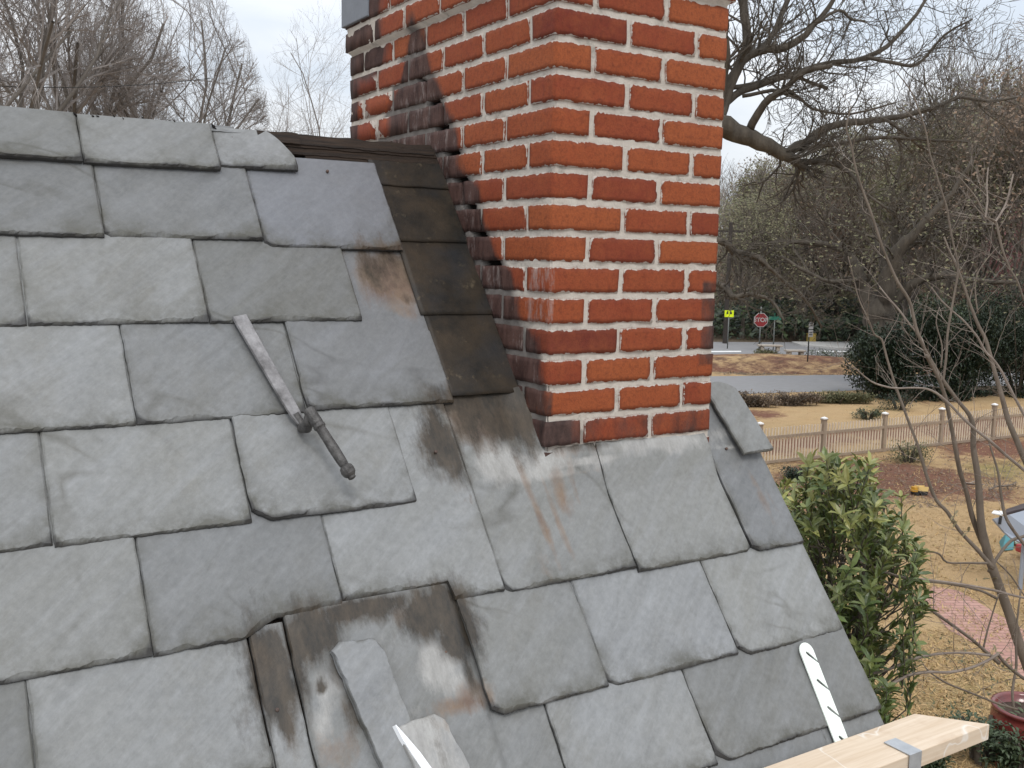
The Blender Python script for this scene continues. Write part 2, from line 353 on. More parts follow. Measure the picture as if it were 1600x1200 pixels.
def slate(mb, tint, uL, uR, vb, length=LEN, lift=0.0, seed=0, cutL=0, cutR=0, bot=None, top=None, lay=None, chip=1.0, dirt_shade=1.0, blue=0.0, clean=False, edge=0, T=TS, flat=False, skew=0):
    """one slate in roof coordinates; x across, y up from the tail; ragged dressed edges"""
    rs = random.Random(seed*77+5); w_ = uR-uL; so_ = rs.random()*50
    bright = rs.uniform(.0, .95); hue = rs.random()**1.5; tw = rs.uniform(-.0012, .0012)
    nx = max(6, int(w_/.0055)); ny = max(8, int(length/.012))
    xs = [0, .0025+.003*0] + [i*w_/nx for i in range(1, nx)] + [w_-.003, w_]
    xs = sorted(set(round(x, 5) for x in xs)); m = len(xs)
    def tail(x):
        j = .0012*nz(x*34, so_)+.0013*nz(x*7, so_+3)+.0016*nz(x*120, so_+9)
        if cutL and x < cutL: j += (cutL-x)*.62+.0015*nz(x*150, so_)
        if cutR and w_-x < cutR: j += (cutR-(w_-x))*.62
        if bot: j += bot(uL+x)-vb
        return j
    def head(x): return length + (top(uL+x)-(vb+length) if top else 0)
    def ch(x): return (.0018+.016*max(0, nz(x*17, so_+20)+.05)+.007*abs(nz(x*75, so_+4)))*chip
    rows = []
    for j in range(-1, ny+1):
        row = []
        for i, x in enumerate(xs):
            t0 = tail(x); h0 = head(x); c_ = ch(x)
            if j == -1: y = t0; hh = T*.22
            else:
                y = t0+c_+(h0-t0-c_)*j/ny; hh = T
            yy = y
            ex = 0
            if i == 0: ex = (.0022*nz(y*28, so_+30)+.0012*nz(y*90, so_+31)); hh *= .55
            if i == 1: ex = (.0030*abs(nz(y*24, so_+33)))*1.3*chip
            if i == m-1: ex = .0016*nz(y*28, so_+36); hh *= .7
            u_ = uL+x+ex+skew*(y-.2); v_ = vb+y
            under = 0 if flat else 2.15*T*(1-min(1, max(0, y)/LEN))
            h_ = -.0150*(0 if flat else 1)+under+hh+.0007*nz(u_*5, v_*5, so_)+.00025*nz(u_*40, v_*40, so_)+tw*(x/w_-.5)*8+lift*(1-y/LEN)
            if lay: h_ += lay(u_, v_)
            s3 = stain(u_, v_, clean)
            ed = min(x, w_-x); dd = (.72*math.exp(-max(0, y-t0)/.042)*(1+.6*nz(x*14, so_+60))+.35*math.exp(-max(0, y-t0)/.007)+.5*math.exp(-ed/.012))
            # grime towards the tail and sides; full value carries painted gap shade
            row.append(mb.vert(RP(u_, v_, h_), (s3[0], s3[1], s3[2], min(1, dd*dirt_shade))))
            tint.append((bright, blue, hue, 1))
        rows.append(row)
    for a in range(len(rows)-1):
        for i in range(m-1): mb.face(rows[a][i], rows[a][i+1], rows[a+1][i+1], rows[a+1][i])
    # edges going down to the bed, painted black as shade in the gaps
    loop = rows[0][:] + [r[-1] for r in rows[1:]] + rows[-1][::-1][1:] + [r[0] for r in rows[1:-1]][::-1]
    low = []
    for k in loop:
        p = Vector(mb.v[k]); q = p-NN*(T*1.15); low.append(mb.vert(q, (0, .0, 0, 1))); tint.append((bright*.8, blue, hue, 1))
    n_ = len(loop)
    for k in range(n_): mb.face(loop[k], low[k], low[(k+1) % n_], loop[(k+1) % n_])
TINT = []
def finish_slates(mb, tint, name, parent):
    o = mb.build(name, SLATE, parent, smooth=False)
    a = o.data.color_attributes.new('tint', 'FLOAT_COLOR', 'POINT')
    a.data.foreach_set('color', np.array(tint, dtype=np.float32).ravel())
    return o
GAPJ = .0022
def course(vb, joints, seed, **kw):
    for i in range(len(joints)-1):
        o = dict(kw); o.update(SPEC.get((seed, i), {}))
        if o.pop('skip', False): continue
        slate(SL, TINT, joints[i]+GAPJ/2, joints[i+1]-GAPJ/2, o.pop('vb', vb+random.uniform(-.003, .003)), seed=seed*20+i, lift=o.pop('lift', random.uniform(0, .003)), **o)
RK = .652
SPEC = {
 (1, 4): dict(lift=.011), (1, 3): dict(lift=.013), (1, 2): dict(lift=.013),
 (1, 5): dict(lift=.007, vb=.793, top=lambda u: .910-(max(0, u+.455)/.06)**1.7*.085, length=.125),
 (2, 6): dict(vb=.578, length=.245, blue=.55, cutL=.01), (2, 5): dict(cutL=.012, lift=.004),
 (3, 6): dict(cutL=.03, lift=.004), (3, 5): dict(lift=.003), (4, 5): dict(), (4, 6): dict(vb=.170, blue=.25, cutL=.012, length=.41),
 (5, 5): dict(cutL=.035, vb=-.052, lift=.003), (6, 6): dict(cutL=.01),
 (6, 4): dict(bot=lambda u: -.262 + (0 if u < -.725 else .028 if u > -.66 else .028*(u+.725)/.065), cutR=0),
 (6, 5): dict(bot=lambda u: -.262 + (.036 if u < -.312 else 0)),
 (7, 4): dict(lift=.002), (7, 6): dict(cutL=.02), (7, 7): dict(cutL=.014), (7, 8): dict(cutL=.035, cutR=0), (8, 8): dict(cutL=.03),
}
# tails and joints of every course as they lie on the roof
course(.780, [-2.2, -1.86, -1.52, -1.19, -.859, -.576, -.394], 1, length=.135, chip=.9)
for _i, (_a, _b) in enumerate(((-2.5, -2.17), (-2.17, -1.83), (-1.83, -1.5), (-1.5, -1.17), (-1.17, -.840), (-.840, -.516))):
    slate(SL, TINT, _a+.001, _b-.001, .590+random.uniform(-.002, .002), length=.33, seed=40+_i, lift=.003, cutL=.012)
slate(SL, TINT, -.514, -.186, .577, length=.266, seed=47, lift=.002, blue=.42, cutL=.016)
course(.385, [-2.35, -2.0, -1.67, -1.33, -.998, -.669, -.338], 3)
course(.166, [-2.5, -2.16, -1.83, -1.50, -1.17, -.839, -.513, -.176], 4)
course(-.052, [-2.35, -2.0, -1.67, -1.335, -1.000, -.667, -.330], 5)
for _i, (_a, _b) in enumerate(((-2.5, -2.17), (-2.17, -1.85), (-1.85, -1.53), (-1.53, -1.21), (-1.21, -.873))):
    slate(SL, TINT, _a+.001, _b-.001, -.262+random.uniform(-.002, .002), seed=60+_i, lift=.002)
slate(SL, TINT, -.872, -.535, -.262, seed=66, lift=.002, bot=SPEC[(6, 4)]['bot'], cutR=0)
slate(SL, TINT, -.533, -.200, -.262, seed=67, lift=.001, bot=SPEC[(6, 5)]['bot'])
RISE = lambda u, v: .016*sstep(-.10, .02, v)*sstep(-.06, .04, u)*1.3
slate(SL, TINT, -.198, .134, -.266, lay=RISE, seed=68, lift=.002, cutL=.014)
slate(SL, TINT, .137, .476, -.277, length=.325, lay=RISE, seed=69, lift=.004, cutR=.012)
slate(SL, TINT, .480, RK, -.281, length=.44, seed=70, lift=.005, cutL=.02)
for _i, (_a, _b) in enumerate(((-2.35, -2.03), (-2.03, -1.71), (-1.71, -1.39), (-1.39, -1.060), (-1.060, -.717))):
    slate(SL, TINT, _a+.001, _b-.001, -.480+random.uniform(-.002, .002), seed=80+_i, lift=.002)
slate(SL, TINT, -.306, -.037, -.491, lay=lambda u, v: .0055*(1-sstep(-.34, -.28, v)), seed=86, lift=.002, cutL=.022)
slate(SL, TINT, -.035, .316, -.494, seed=87, lift=.002, cutL=.02)
slate(SL, TINT, .319, RK+.002, -.503, seed=88, lift=.002, cutL=.034)
for _i, (_a, _b) in enumerate(((-2.2, -1.87), (-1.87, -1.54), (-1.54, -1.21), (-1.21, -.88), (-.88, -.715))):
    slate(SL, TINT, _a+.001, _b-.001, -.695, seed=100+_i, lift=.002)
slate(SL, TINT, -.713, -.652, -.690, length=.447, seed=106, lay=lambda u, v: .008)                 # bared strip beside the hole
slate(SL, TINT, -.648, -.190, -.695, length=.467, seed=107, lay=lambda u, v: .0105*(1-sstep(-.325, -.300, u)), top=lambda u: -.226, chip=.7)       # bared stained slate
slate(SL, TINT, -.187, .157, -.690, seed=108, lift=.002)
slate(SL, TINT, .160, RK+.004, -.690, seed=109, lift=.003, cutL=.03)
for k, vb in enumerate((-.905, -1.12, -1.335, -1.55)):
    s0 = -2.35 if k % 2 else -2.18; _u = s0
    while _u < RK-.05:
        _b = min(_u+.33, RK+.002); _b = RK+.002 if RK-_b < .12 else _b
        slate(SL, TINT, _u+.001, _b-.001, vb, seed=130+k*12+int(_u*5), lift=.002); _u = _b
# the two slates beside and behind the chimney on the verge
slate(SL, TINT, .548, RK-.008, -.040, length=.215, seed=160, lift=.024, chip=.8, dirt_shade=.5, clean=True, top=lambda u: .172-(abs(u-.59)/.055)**2*.03, skew=-.10)
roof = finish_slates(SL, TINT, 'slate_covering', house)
# decking under the slates and the far slope
dk = MB()
def slab(mb, pts, thick, nrm):
    a = [mb.vert(p) for p in pts]; b = [mb.vert(Vector(p)-nrm*thick) for p in pts]; n = len(a)
    mb.face(*a); mb.face(*b[::-1])
    for i in range(n): mb.face(a[i], b[i], b[(i+1) % n], a[(i+1) % n])
slab(dk, [RP(-2.6, -1.62, -.020), RP(RK-.02, -1.62, -.020), RP(RK-.02, .15, -.020), RP(.47, .16, -.020), RP(.47, .895, -.020), RP(-2.6, .895, -.020)], .03, NN)
dk.build('roof_deck', WOOD_DARK, house)
ridge = RP(0, .905, -.02)
V2 = Vector((0, math.cos(TH), -math.sin(TH))); N2 = Vector((0, math.sin(TH), math.cos(TH)))
bs = MB(); bt = []
for k in range(6):
    for i in range(10):
        a0 = -2.6+i*.33+(k % 2)*.16
        a1 = min(a0+.328, RK)
        if a1-a0 < .05: continue
        P0 = ridge+V2*(.22*k); 
        h0 = .012
        pts = [Vector((a0, 0, 0))+P0+N2*(h0+.004), Vector((a1, 0, 0))+P0+N2*(h0+.004), Vector((a1, 0, 0))+P0+V2*.235+N2*(h0+.014), Vector((a0, 0, 0))+P0+V2*.235+N2*(h0+.014)]
        n0 = len(bs.v); bs.cc = (0, 0, 0, .3); slab(bs, pts[::-1], .007, N2); bt += [(random.random(), 0, 0, 1)]*(len(bs.v)-n0)
finish_slates(bs, bt, 'rear_slate_covering', house)
rb = MB(); slab(rb, [ridge+Vector((-2.6, 0, 0)), ridge+Vector((RK-.02, 0, 0)), ridge+Vector((RK-.02, 0, 0))+V2*1.4, ridge+Vector((-2.6, 0, 0))+V2*1.4][::-1], .03, N2)
rb.build('rear_roof_deck', WOOD_DARK, house)
# ridge: worn grey capping with broken cement, then bare dark boards up to the chimney
rc = MB()
def strip(mb, u0, u1, v0, v1, h0, h1, th, n=30, jag=.002, seed=0, tint=None, col=(0, 0, 0, .3)):
    A = []; B = []
    for i in range(n+1):
        u_ = u0+(u1-u0)*i/n; j = jag*nz(u_*23, seed)+jag*.6*nz(u_*80, seed+4); k = jag*nz(u_*19, seed+9)
        A.append((mb.vert(RP(u_, v0+j, h0), col), mb.vert(RP(u_, v0+j, h0-th), col)))
        B.append((mb.vert(RP(u_, v1+k, h1+k), col), mb.vert(RP(u_, v1+k, h1-th), col)))
    for i in range(n):
        mb.face(A[i][0], A[i+1][0], B[i+1][0], B[i][0]); mb.face(A[i][1], B[i][1], B[i+1][1], A[i+1][1])
        mb.face(A[i][0], A[i][1], A[i+1][1], A[i+1][0]); mb.face(B[i][0], B[i+1][0], B[i+1][1], B[i][1])
    mb.face(A[0][0], B[0][0], B[0][1], A[0][1]); mb.face(A[n][0], A[n][1], B[n][1], B[n][0])
    if tint is not None: tint += [(.5, 0, 0, 1)]*(4*(n+1))
for k, (a, b, dv, hh, st) in enumerate(((-.455, -.005, .002, .001, 0), (-.43, -.012, .008, .004, 1), (-.40, -.004, -.016, -.003, 2), (-.36, -.02, -.030, -.006, 3), (-.47, -.37, .006, .008, 4))):
    strip(rc, a, b, .872+dv, .902+dv, hh, hh+.002, .004, 60, .0028, 30+st)
rc.build('ridge_board', WOOD_DARK, house)
cm = MB(); cb = MB()
for i in range(46):
    u_ = -.86+.3*random.random(); r_ = random.uniform(.002, .006)
    if u_ < -.72 and random.random() < .5: continue
    p = RP(u_, .908+random.uniform(-.002, .004), .002)
    for q in range(1): cm.lathe([(r_*.4, -r_*.5), (r_*1.1, 0), (r_*.7, r_*.5)], Matrix.Translation(p) @ Euler((random.random(), random.random(), random.random())).to_matrix().to_4x4() @ Matrix.Diagonal((2.2, 1, .8, 1)), 7)
cm.build('ridge_cement', MORTAR, house)
bt2 = []; strip(cb, -2.6, -.86, .900, .915, .006, .004, .007, 120, .002, 60, bt2); strip(cb, -.84, -.47, .897, .913, .007, .003, .008, 60, .003, 61, bt2)
finish_slates(cb, bt2, 'ridge_slate', house)
# step flashing, four overlapping sheets up the chimney side
edgeu = lambda v: -.186
for k, (v0, v1, u0) in enumerate(((.185, .43, -.182), (.398, .635, -.19), (.607, .80, -.20), (.775, .880, -.20))):
    fm = MB(); n = 14; m = 16; gr = []
    for j in range(m+1):
        row = []
        for i in range(n+1):
            u_ = u0+(-.001-u0)*i/n; v_ = v0+(v1-v0)*j/m+.002*nz(u_*20, k)
            up = .004*k*0+.0045*(1-j/m)+.0012*nz(u_*12, v_*12)
            row.append(fm.vert(RP(u_, v_, -.004+up)))
        gr.append(row)
    for j in range(m):
        for i in range(n): fm.face(gr[j][i], gr[j][i+1], gr[j+1][i+1], gr[j+1][i])
    lo_ = [fm.vert(Vector(fm.v[q])-NN*.0025) for q in gr[0]]
    for i in range(n): fm.face(gr[0][i], lo_[i], lo_[i+1], gr[0][i+1])
    lo_ = [fm.vert(Vector(fm.v[r[0]])-NN*.0025) for r in gr]
    for j in range(m): fm.face(gr[j][0], gr[j+1][0], lo_[j+1], lo_[j])
    fm.build('step_flashing', FLASH, house, smooth=True)
# nails and nail holes
for (x, y) in ((1010, 715), (1072, 703), (1134, 702), (680, 707), (695, 1020), (432, 1110), (511, 269), (318, 217), (362, 217)):
    d = ray(x, y); t = (O-CAM).dot(NN)/d.dot(NN); p = CAM+d*t
    nm = MB(); nm.lathe([(.0032, -.004), (.0036, .0), (.0030, .0012), (.001, .0018)], Matrix.Translation(p+NN*.0045) @ NN.to_track_quat('Z', 'Y').to_matrix().to_4x4(), 10)
    nm.build('nail', NAIL, house)
# walls
WALL = simple('painted_boards', (.55, .53, .48), (.48, .46, .41), 3, .6, .3, .01, stretch=(1, 1, 9))
wl = MB()
EZ = RP(0, -1.5, -.05); 
gy0, gz0 = RP(0, -1.45, -.055).y, RP(0, -1.45, -.055).z; apex = RP(0, .89, -.055); gy1 = apex.y+(apex.y-gy0)
def prism(mb, pts2, x0, x1):
    a = [mb.vert((x0, y, z)) for y, z in pts2]; b = [mb.vert((x1, y, z)) for y, z in pts2]; n = len(a)
    mb.face(*a[::-1]); mb.face(*b)
    for i in range(n): mb.face(a[i], a[(i+1) % n], b[(i+1) % n], b[i])
prism(wl, [(gy0, GZ), (gy1, GZ), (gy1, gz0), (apex.y, apex.z-.01), (gy0, gz0)], -2.5, RK-.10)
wl.build('wall', WALL, house)

# ------------------------------------------------------------------ chimney
CH = .0677; CW = .487; CD = 1.10; KX = .932; KY = .945
zl = lambda n: (14-n)*CH
chim = MB(); ctint = []
def brick(x0, x1, y0, y1, z0, z1, tone, fine=True, seed=0, corner=0):
    rr = .0030; st = .0105 if fine else .05
    dims = (x1-x0, y1-y0, z1-z0); k = [max(2, round(d/st)) for d in dims]
    js = [(random.uniform(-.0022, .0022), random.uniform(-.0022, .0022)) for _ in range(4)]
    ox = random.uniform(-.0022, .0012); idx = {}
    def V_(i, j, l):
        key = (i, j, l)
        if key in idx: return idx[key]
        p = [x0+dims[0]*i/k[0], y0+dims[1]*j/k[1], z0+dims[2]*l/k[2]]
        dd = [min(p[0]-x0, x1-p[0]), min(p[1]-y0, y1-p[1]), min(p[2]-z0, z1-p[2])]
        if corner == 1 and (dd[1] < 1e-6 and p[0] < x0+.09 or dd[0] < 1e-6 and p[1] < y0+.09): dd[0 if dd[1] < 1e-6 else 1] = .03
        if corner == 2 and dd[1] < 1e-6: dd[0] = p[0]-x0 if p[0] > x0+.01 else dd[0]
        ed = sorted(dd)[1] if not (corner == 1 and p[0] < x0+1e-6 and p[1] < y0+1e-6) else min(.03, dd[2])
        q = [min(max(p[0], x0+rr), x1-rr), min(max(p[1], y0+rr), y1-rr), min(max(p[2], z0+rr), z1-rr)]
        d = Vector(p)-Vector(q)
        if d.length > 1e-9: d = d.normalized()*rr
        P = Vector(q)+d
        n3 = Vector((nz(P.x*26, P.y*26, P.z*26+seed), nz(P.x*26+50, P.y*26, P.z*26), nz(P.x*40, P.y*40+9, P.z*40+5)))
        amp = .0012+.0016*max(0, 1-ed/.010)
        P += Vector((n3.x*amp+ox, n3.y*amp+ox, n3.z*amp))
        s_ = P.z-roofline(P.y)
        soot = 0; eff = 0
        if P.x < .02:
            lim_ = (.200 if P.y < .60 else .200-.5*(P.y-.60))+.07*nz(P.y*7, P.z*8)
            soot = 1-sstep(lim_-.09, lim_+.03, s_)
            low_ = sstep(.30, .0, P.z)
            soot *= 1-.35*low_
            eff = soot*.55
            soot *= .95
            soot = max(soot, .95*sstep(.80, .93, P.y)*sstep(.83, .90, P.z), .65*sstep(1.0, 1.06, P.y))
        if P.z < 0 and P.y < .02: soot = max(soot, .75*sstep(.09, .05, P.x), .25)
        if P.y < .02 and P.x > .44 and .10 < P.z < .30: soot = max(soot, .5)
        if P.y < .1 and P.x < .012 and .2 < P.z < .34: eff = max(eff, .7)
        idx[key] = chim.vert(P, (min(1, ed/.03), soot, eff, 1)); ctint.append(tone)
        return idx[key]
    for j in range(k[1]):
        for l in range(k[2]):
            chim.face(V_(0,j,l), V_(0,j,l+1), V_(0,j+1,l+1), V_(0,j+1,l))
            chim.face(V_(k[0],j,l), V_(k[0],j+1,l), V_(k[0],j+1,l+1), V_(k[0],j,l+1))
    for i in range(k[0]):
        for l in range(k[2]):
            chim.face(V_(i,0,l), V_(i+1,0,l), V_(i+1,0,l+1), V_(i,0,l+1))
            chim.face(V_(i,k[1],l), V_(i,k[1],l+1), V_(i+1,k[1],l+1), V_(i+1,k[1],l))
        for j in range(k[1]):
            chim.face(V_(i,j,0), V_(i,j+1,0), V_(i+1,j+1,0), V_(i+1,j,0))
            chim.face(V_(i,j,k[2]), V_(i+1,j,k[2]), V_(i+1,j+1,k[2]), V_(i,j+1,k[2]))
TONES = [(.23, .046, .020), (.27, .061, .022), (.30, .077, .026), (.195, .036, .018), (.245, .052, .021), (.135, .026, .017), (.285, .069, .024)]
for n in range(-4, 20):
    z0 = zl(n+1)+.0058; z1 = zl(n)-.0058; e = .012 if n < 0 else 0
    X1 = CW+e; Y1 = CD+e; j = .0055
    if n % 2: fx = [(.194, .392)]; xs = [-e, .194, .392, X1]; ys = [.100, .301, .503, .704, .905, Y1]; cx, cy = .194, .100
    else: xs = [-e, .099, .297, X1]; ys = [.197, .398, .599, .80, 1.0, Y1]; cx, cy = .099, .197
    bw = .092
    wt = [2, 2, 3, 3, 2, 2, 1]
    tone = lambda dark=False: (*random.choices(TONES, weights=[3, 3, 2, 1, 3, .35, 2.5])[0], 1)
    # corner brick wraps round both faces
    brick(-e, cx-j, -e, cy-j, z0, z1, tone() if n not in (1, 14) else (.15, .024, .014, 1) if n == 1 else (.10, .05, .045, 1), n < 17, corner=1)
    for a, b in zip(xs[1:], xs[2:]): brick(a+j, b-(j if b != X1 else 0), -e, bw-e, z0, z1, tone(), n < 17, corner=2 if b == X1 else 0)
    Ys = [cy]+[y for y in ys if y > cy+.02]
    for a, b in zip(Ys, Ys[1:]): brick(-e, bw-e, a+j, b-(j if b != Y1 else 0), z0, z1, tone(), n < 17 and z1 > -.1+1.34*a-.05)
    Yr = [bw] + [y+.1 for y in ys[:-2]] + [Y1]
    for a, b in zip(Yr, Yr[1:]): brick(X1-bw, X1, a-e+j, b-(j if b != Y1 else 0), z0, z1, tone(), False)
    for a, b in ((bw+j, .28), (.29, X1-bw-j)): brick(a, b, Y1-bw, Y1, z0, z1, tone(), False)
chimney = chim.build('chimney', BRICK, house, smooth=True)
a_ = chimney.data.color_attributes.new('tint', 'FLOAT_COLOR', 'POINT'); a_.data.foreach_set('color', np.array(ctint, dtype=np.float32).ravel())
# mortar body: front and left sides as fine relief
mm = MB()
def mface(o, du, dv, w_, h_, st, side):
    nu = int(w_/st); nv = int(h_/st); g_ = []; nrm = Vector(du).cross(Vector(dv))
    for j in range(nv+1):
        row = []
        for i in range(nu+1):
            P = Vector(o)+Vector(du)*(w_*i/nu)+Vector(dv)*(h_*j/nv)
            d = .0012*nz(P.x*60+P.y*55, P.z*70)+.0014*nz(P.x*20+P.y*18, P.z*25, 4); c = 0
            if side == 'left':
                s_ = P.z-roofline(P.y)
                if s_ < .20:
                    q = nz(P.y*11, P.z*11, 7)
                    c = .5*(1-sstep(.13, .21, s_+.03*q))
                    gap = sstep(.035, .06, s_)*(1-sstep(.125, .145, s_+.02*q))*(1 if P.z > .28 else .35)
                    if gap > .4 and P.y < .66 and nz(P.y*7, P.z*9, 31) > -.3: c = 1; d = -.02
            elif P.x < .25 and P.z < -.03: c = .25
            e = .012 if P.z > zl(0) else 0
            if P.x+P.y < .012: e -= .004
            row.append(mm.vert(P+nrm*(d+e), (c, 0, 0, 1)))
        g_.append(row)
    for j in range(nv):
        for i in range(nu): mm.face(g_[j][i], g_[j][i+1], g_[j+1][i+1], g_[j+1][i])
    return g_
ins = .0030; zb = zl(20); zt = zl(-4)
mface((ins, ins, -.25), (1, 0, 0), (0, 0, 1), CW-2*ins, zt+.25-.002, .006, 'front')
mface((ins, CD-ins, -.25), (0, -1, 0), (0, 0, 1), CD-2*ins, zt+.25-.002, .006, 'left')
mm.box((.03, .03, zb), (CW-.004, CD-.004, zt-.004))
mm.box((.03, .03, zl(0)), (CW+.008, CD+.008, zt-.004-.001))
mo = mm.build('mortar', MORTAR, house, smooth=True)
cap = MB(); cap.box((-.020, .93, zl(-1)+.012), (.10, CD+.022, zl(-2)+.05)); 
cap.build('cap_slate', simple('grey_cap', (.20, .215, .24), (.15, .16, .18), 8, .6, .3), house, bevel=.003)

# ================================================================== THINGS ON THE ROOF
def roofpt(x, y, h=0):
    d = ray(x, y); o = O+NN*h; return CAM+d*((o-CAM).dot(NN)/d.dot(NN))
def loose(name, label, poly, h, T, seed, whiteleft=False, bump_=0):
    """broken piece of slate with its own ragged outline, lying on the roof"""
    mb = MB(); tint = []; pts = []
    n = len(poly)
    for i in range(n):
        a = Vector(poly[i]); b = Vector(poly[(i+1) % n]); k = max(2, int((b-a).length/.010))
        nr = Vector((-(b-a).y, (b-a).x)).normalized()
        for q in range(k):
            p = a+(b-a)*(q/k); amp = .0026 if q else 0
            pts.append(p+nr*(amp*nz(p.x*40, p.y*40, seed)+amp*.8*nz(p.x*110, p.y*110, seed)))
    c = Vector((0, 0))
    for p in pts: c += p
    c /= len(pts)
    rings = []
    for sc, hh, dt in ((1, T*.15, .9), (.985, T*.72, .6), (.955, T, .2), (.8, T, 0), (.55, T, 0), (.28, T, 0)):
        ring = []
        for p in pts:
            q = c+(p-c)*sc; hx = h(q.x, q.y)+hh+.0009*nz(q.x*25, q.y*25, seed)
            s3 = stain2(q.x, q.y, seed); ring.append(mb.vert(RP(q.x, q.y, hx), (*s3, dt))); tint.append((.8, 0, 0, 1))
        rings.append(ring)
    low = [mb.vert(Vector(mb.v[q])-NN*(T*.9), (0, 0, 0, .5)) for q in rings[0]]; tint += [(.9, 0, 0, 1)]*len(low)
    m = len(pts)
    for A, B in zip([low]+rings, rings):
        for i in range(m): mb.face(A[i], A[(i+1) % m], B[(i+1) % m], B[i])
    ce = mb.vert(RP(c.x, c.y, h(c.x, c.y)+T), (*stain2(c.x, c.y, seed), 0)); tint.append((.95, 0, 0, 1))
    for i in range(m): mb.face(rings[-1][i], rings[-1][(i+1) % m], ce)
    o = finish_slates(mb, tint, name, None)
    return tag(o, label, 'slate', 'loose slate pieces lying in the repair gap')
def stain2(u, v, seed):
    if seed == 1: return (.05+.2*nz(u*20, v*20), .0, .22+.3*nz(u*16, v*16))
    return (.35*math.exp(-((u+.42)/.03)**2-((v+.485)/.03)**2), .25*math.exp(-((u+.44)/.02)**2), .62)
g3 = loose('loose_slate', 'long narrow pale grey broken slate lying on the stained slate in the repair gap', [(-.532-.052, -.315), (-.566, -.302), (-.500, -.309), (-.489, -.33), (-.474, -.46), (-.470, -.70), (-.53, -.71), (-.545, -.53)], lambda u, v: .019+.008*(v+.31)*-1, .0085, 1)
g4 = loose('loose_slate', 'short chalky broken slate with a bright white snapped edge, lowest in the repair gap', [(-.508, -.468), (-.43, -.462), (-.414, -.475), (-.392, -.56), (-.385, -.70), (-.46, -.71), (-.492, -.55)], lambda u, v: .026+.02*max(0, -.46-v), .009, 2)
wf = MB()                                                        # bright fresh break along its left edge
A_ = [(-.509, -.466), (-.503, -.49), (-.492, -.52), (-.478, -.555), (-.465, -.60)]
W_ = [.001, .009, .015, .016, .004]
top_ = [wf.vert(RP(u_, v_, .0385)) for u_, v_ in A_]; in_ = [wf.vert(RP(u_+w_, v_+.002*nz(u_*90), .0390)) for (u_, v_), w_ in zip(A_, W_)]; lo_ = [wf.vert(RP(u_-.004, v_, .022)) for u_, v_ in A_]
for i in range(4): wf.face(top_[i], in_[i], in_[i+1], top_[i+1]); wf.face(lo_[i], top_[i], top_[i+1], lo_[i+1])
wf.build('broken_edge', simple('fresh_white_break', (.86, .87, .88), (.78, .8, .82), 20, .6, .2), g4)

# slate ripper: flat blade slid under a slate, cranked neck, round handle with a ball end
rp = empty('slate_ripper', roofpt(430, 590), 'rusty steel slate ripper with flat blade under a slate and raised round handle', 'hand tool')
bl = MB(); P = [(374, 494, 14.5, 0.010), (380, 505, 14.5, .012), (402, 544, 13.5, .015), (425, 584, 12.5, .018), (447, 622, 12, .020), (461, 646, 11, .020), (470, 660, 8, .014)]
cen = [roofpt(x, y, h) for x, y, _, h in P]; prev = None
T2 = .0032
for i, (x, y, r_, h) in enumerate(P):
    d = (cen[min(i+1, len(P)-1)]-cen[max(i-1, 0)]).normalized(); s_ = d.cross(NN).normalized(); hw = r_/1540*1.62*1.08
    ring = [bl.vert(cen[i]+s_*a_*hw+NN*b_) for a_, b_ in ((-1, 0), (-.86, T2), (.86, T2), (1, 0), (.86, -T2), (-.86, -T2))]
    if prev:
        for k in range(6): bl.face(prev[k], prev[(k+1) % 6], ring[(k+1) % 6], ring[k])
    else: bl.face(*ring[::-1])
    prev = ring
bl.face(*prev)
bl.build('blade', STEEL, rp)
nk = MB(); e0 = cen[-1]; hs = roofpt(483, 641, .070)
pts = [cen[-2]+NN*.0, e0-NN*.002, e0+(hs-e0)*.12-V*.012-NN*.006, e0+(hs-e0)*.40-V*.022, e0+(hs-e0)*.72-V*.016, hs-V*.006]
nk.tube(pts, [.007, .0085, .0105, .0115, .0105, .009], 12); nk.build('crank_neck', GRIP, rp, smooth=True)
hd = MB(); he = roofpt(545, 738, .066); d = (he-hs).normalized()
M_ = Matrix.Translation(hs) @ d.to_track_quat('Z', 'Y').to_matrix().to_4x4(); Lh = (he-hs).length
hd.lathe([(.0085, -.004), (.0118, .000), (.0118, .030), (.0108, .033), (.0122, .036), (.0122, .040), (.0098, .043), (.0098, .07), (.0105, .09), (.0100, Lh*.8), (.0094, Lh-.020), (.0085, Lh-.016)], M_, 16)
hd.build('handle', GRIP, rp, smooth=False, bevel=.0008)
kb = MB(); kb.lathe([(.007, Lh-.017), (.0125, Lh-.012), (.0140, Lh-.004), (.0125, Lh+.004), (.009, Lh+.008), (.0075, Lh+.009), (.0075, Lh+.013), (.004, Lh+.015)], M_, 12)
kb.build('end_knob', GRIP, rp)

# roof bracket strap: white strap with four slanting keyhole slots
br = empty('roof_bracket', RP(.50, -.6), 'white metal roof bracket strap with four slanted slots beside the plank', 'roof bracket')
T3 = .003; hw = .0205; L0, L1 = -.508, -.80
axis0 = Vector((.506, L0)); axis1 = Vector((.490, L1)); ad = (axis1-axis0).normalized(); an = Vector((-ad.y, ad.x))
if an.x < 0: an = -an
bm = bmesh.new(); outline = []
for k in range(13):
    a = math.pi*k/12; outline.append(axis0+ad*(hw-hw*math.sin(a))+an*(-hw*math.cos(a)))
Ltot = (axis1-axis0).length
def on(s_, t_): return axis0+ad*s_+an*t_
slots = [.026, .088, .148, .212]
right = []
for s_ in slots:                                                   # each slot opens on the right edge, runs inward and uphill
    right += [on(s_+.024, hw), on(s_+.0035, -.001), on(s_-.003, -.0055), on(s_-.0065, -.002), on(s_-.003, .003), on(s_+.018, hw)][::-1]
out = outline + right + [on(Ltot, hw), on(Ltot, -hw)]
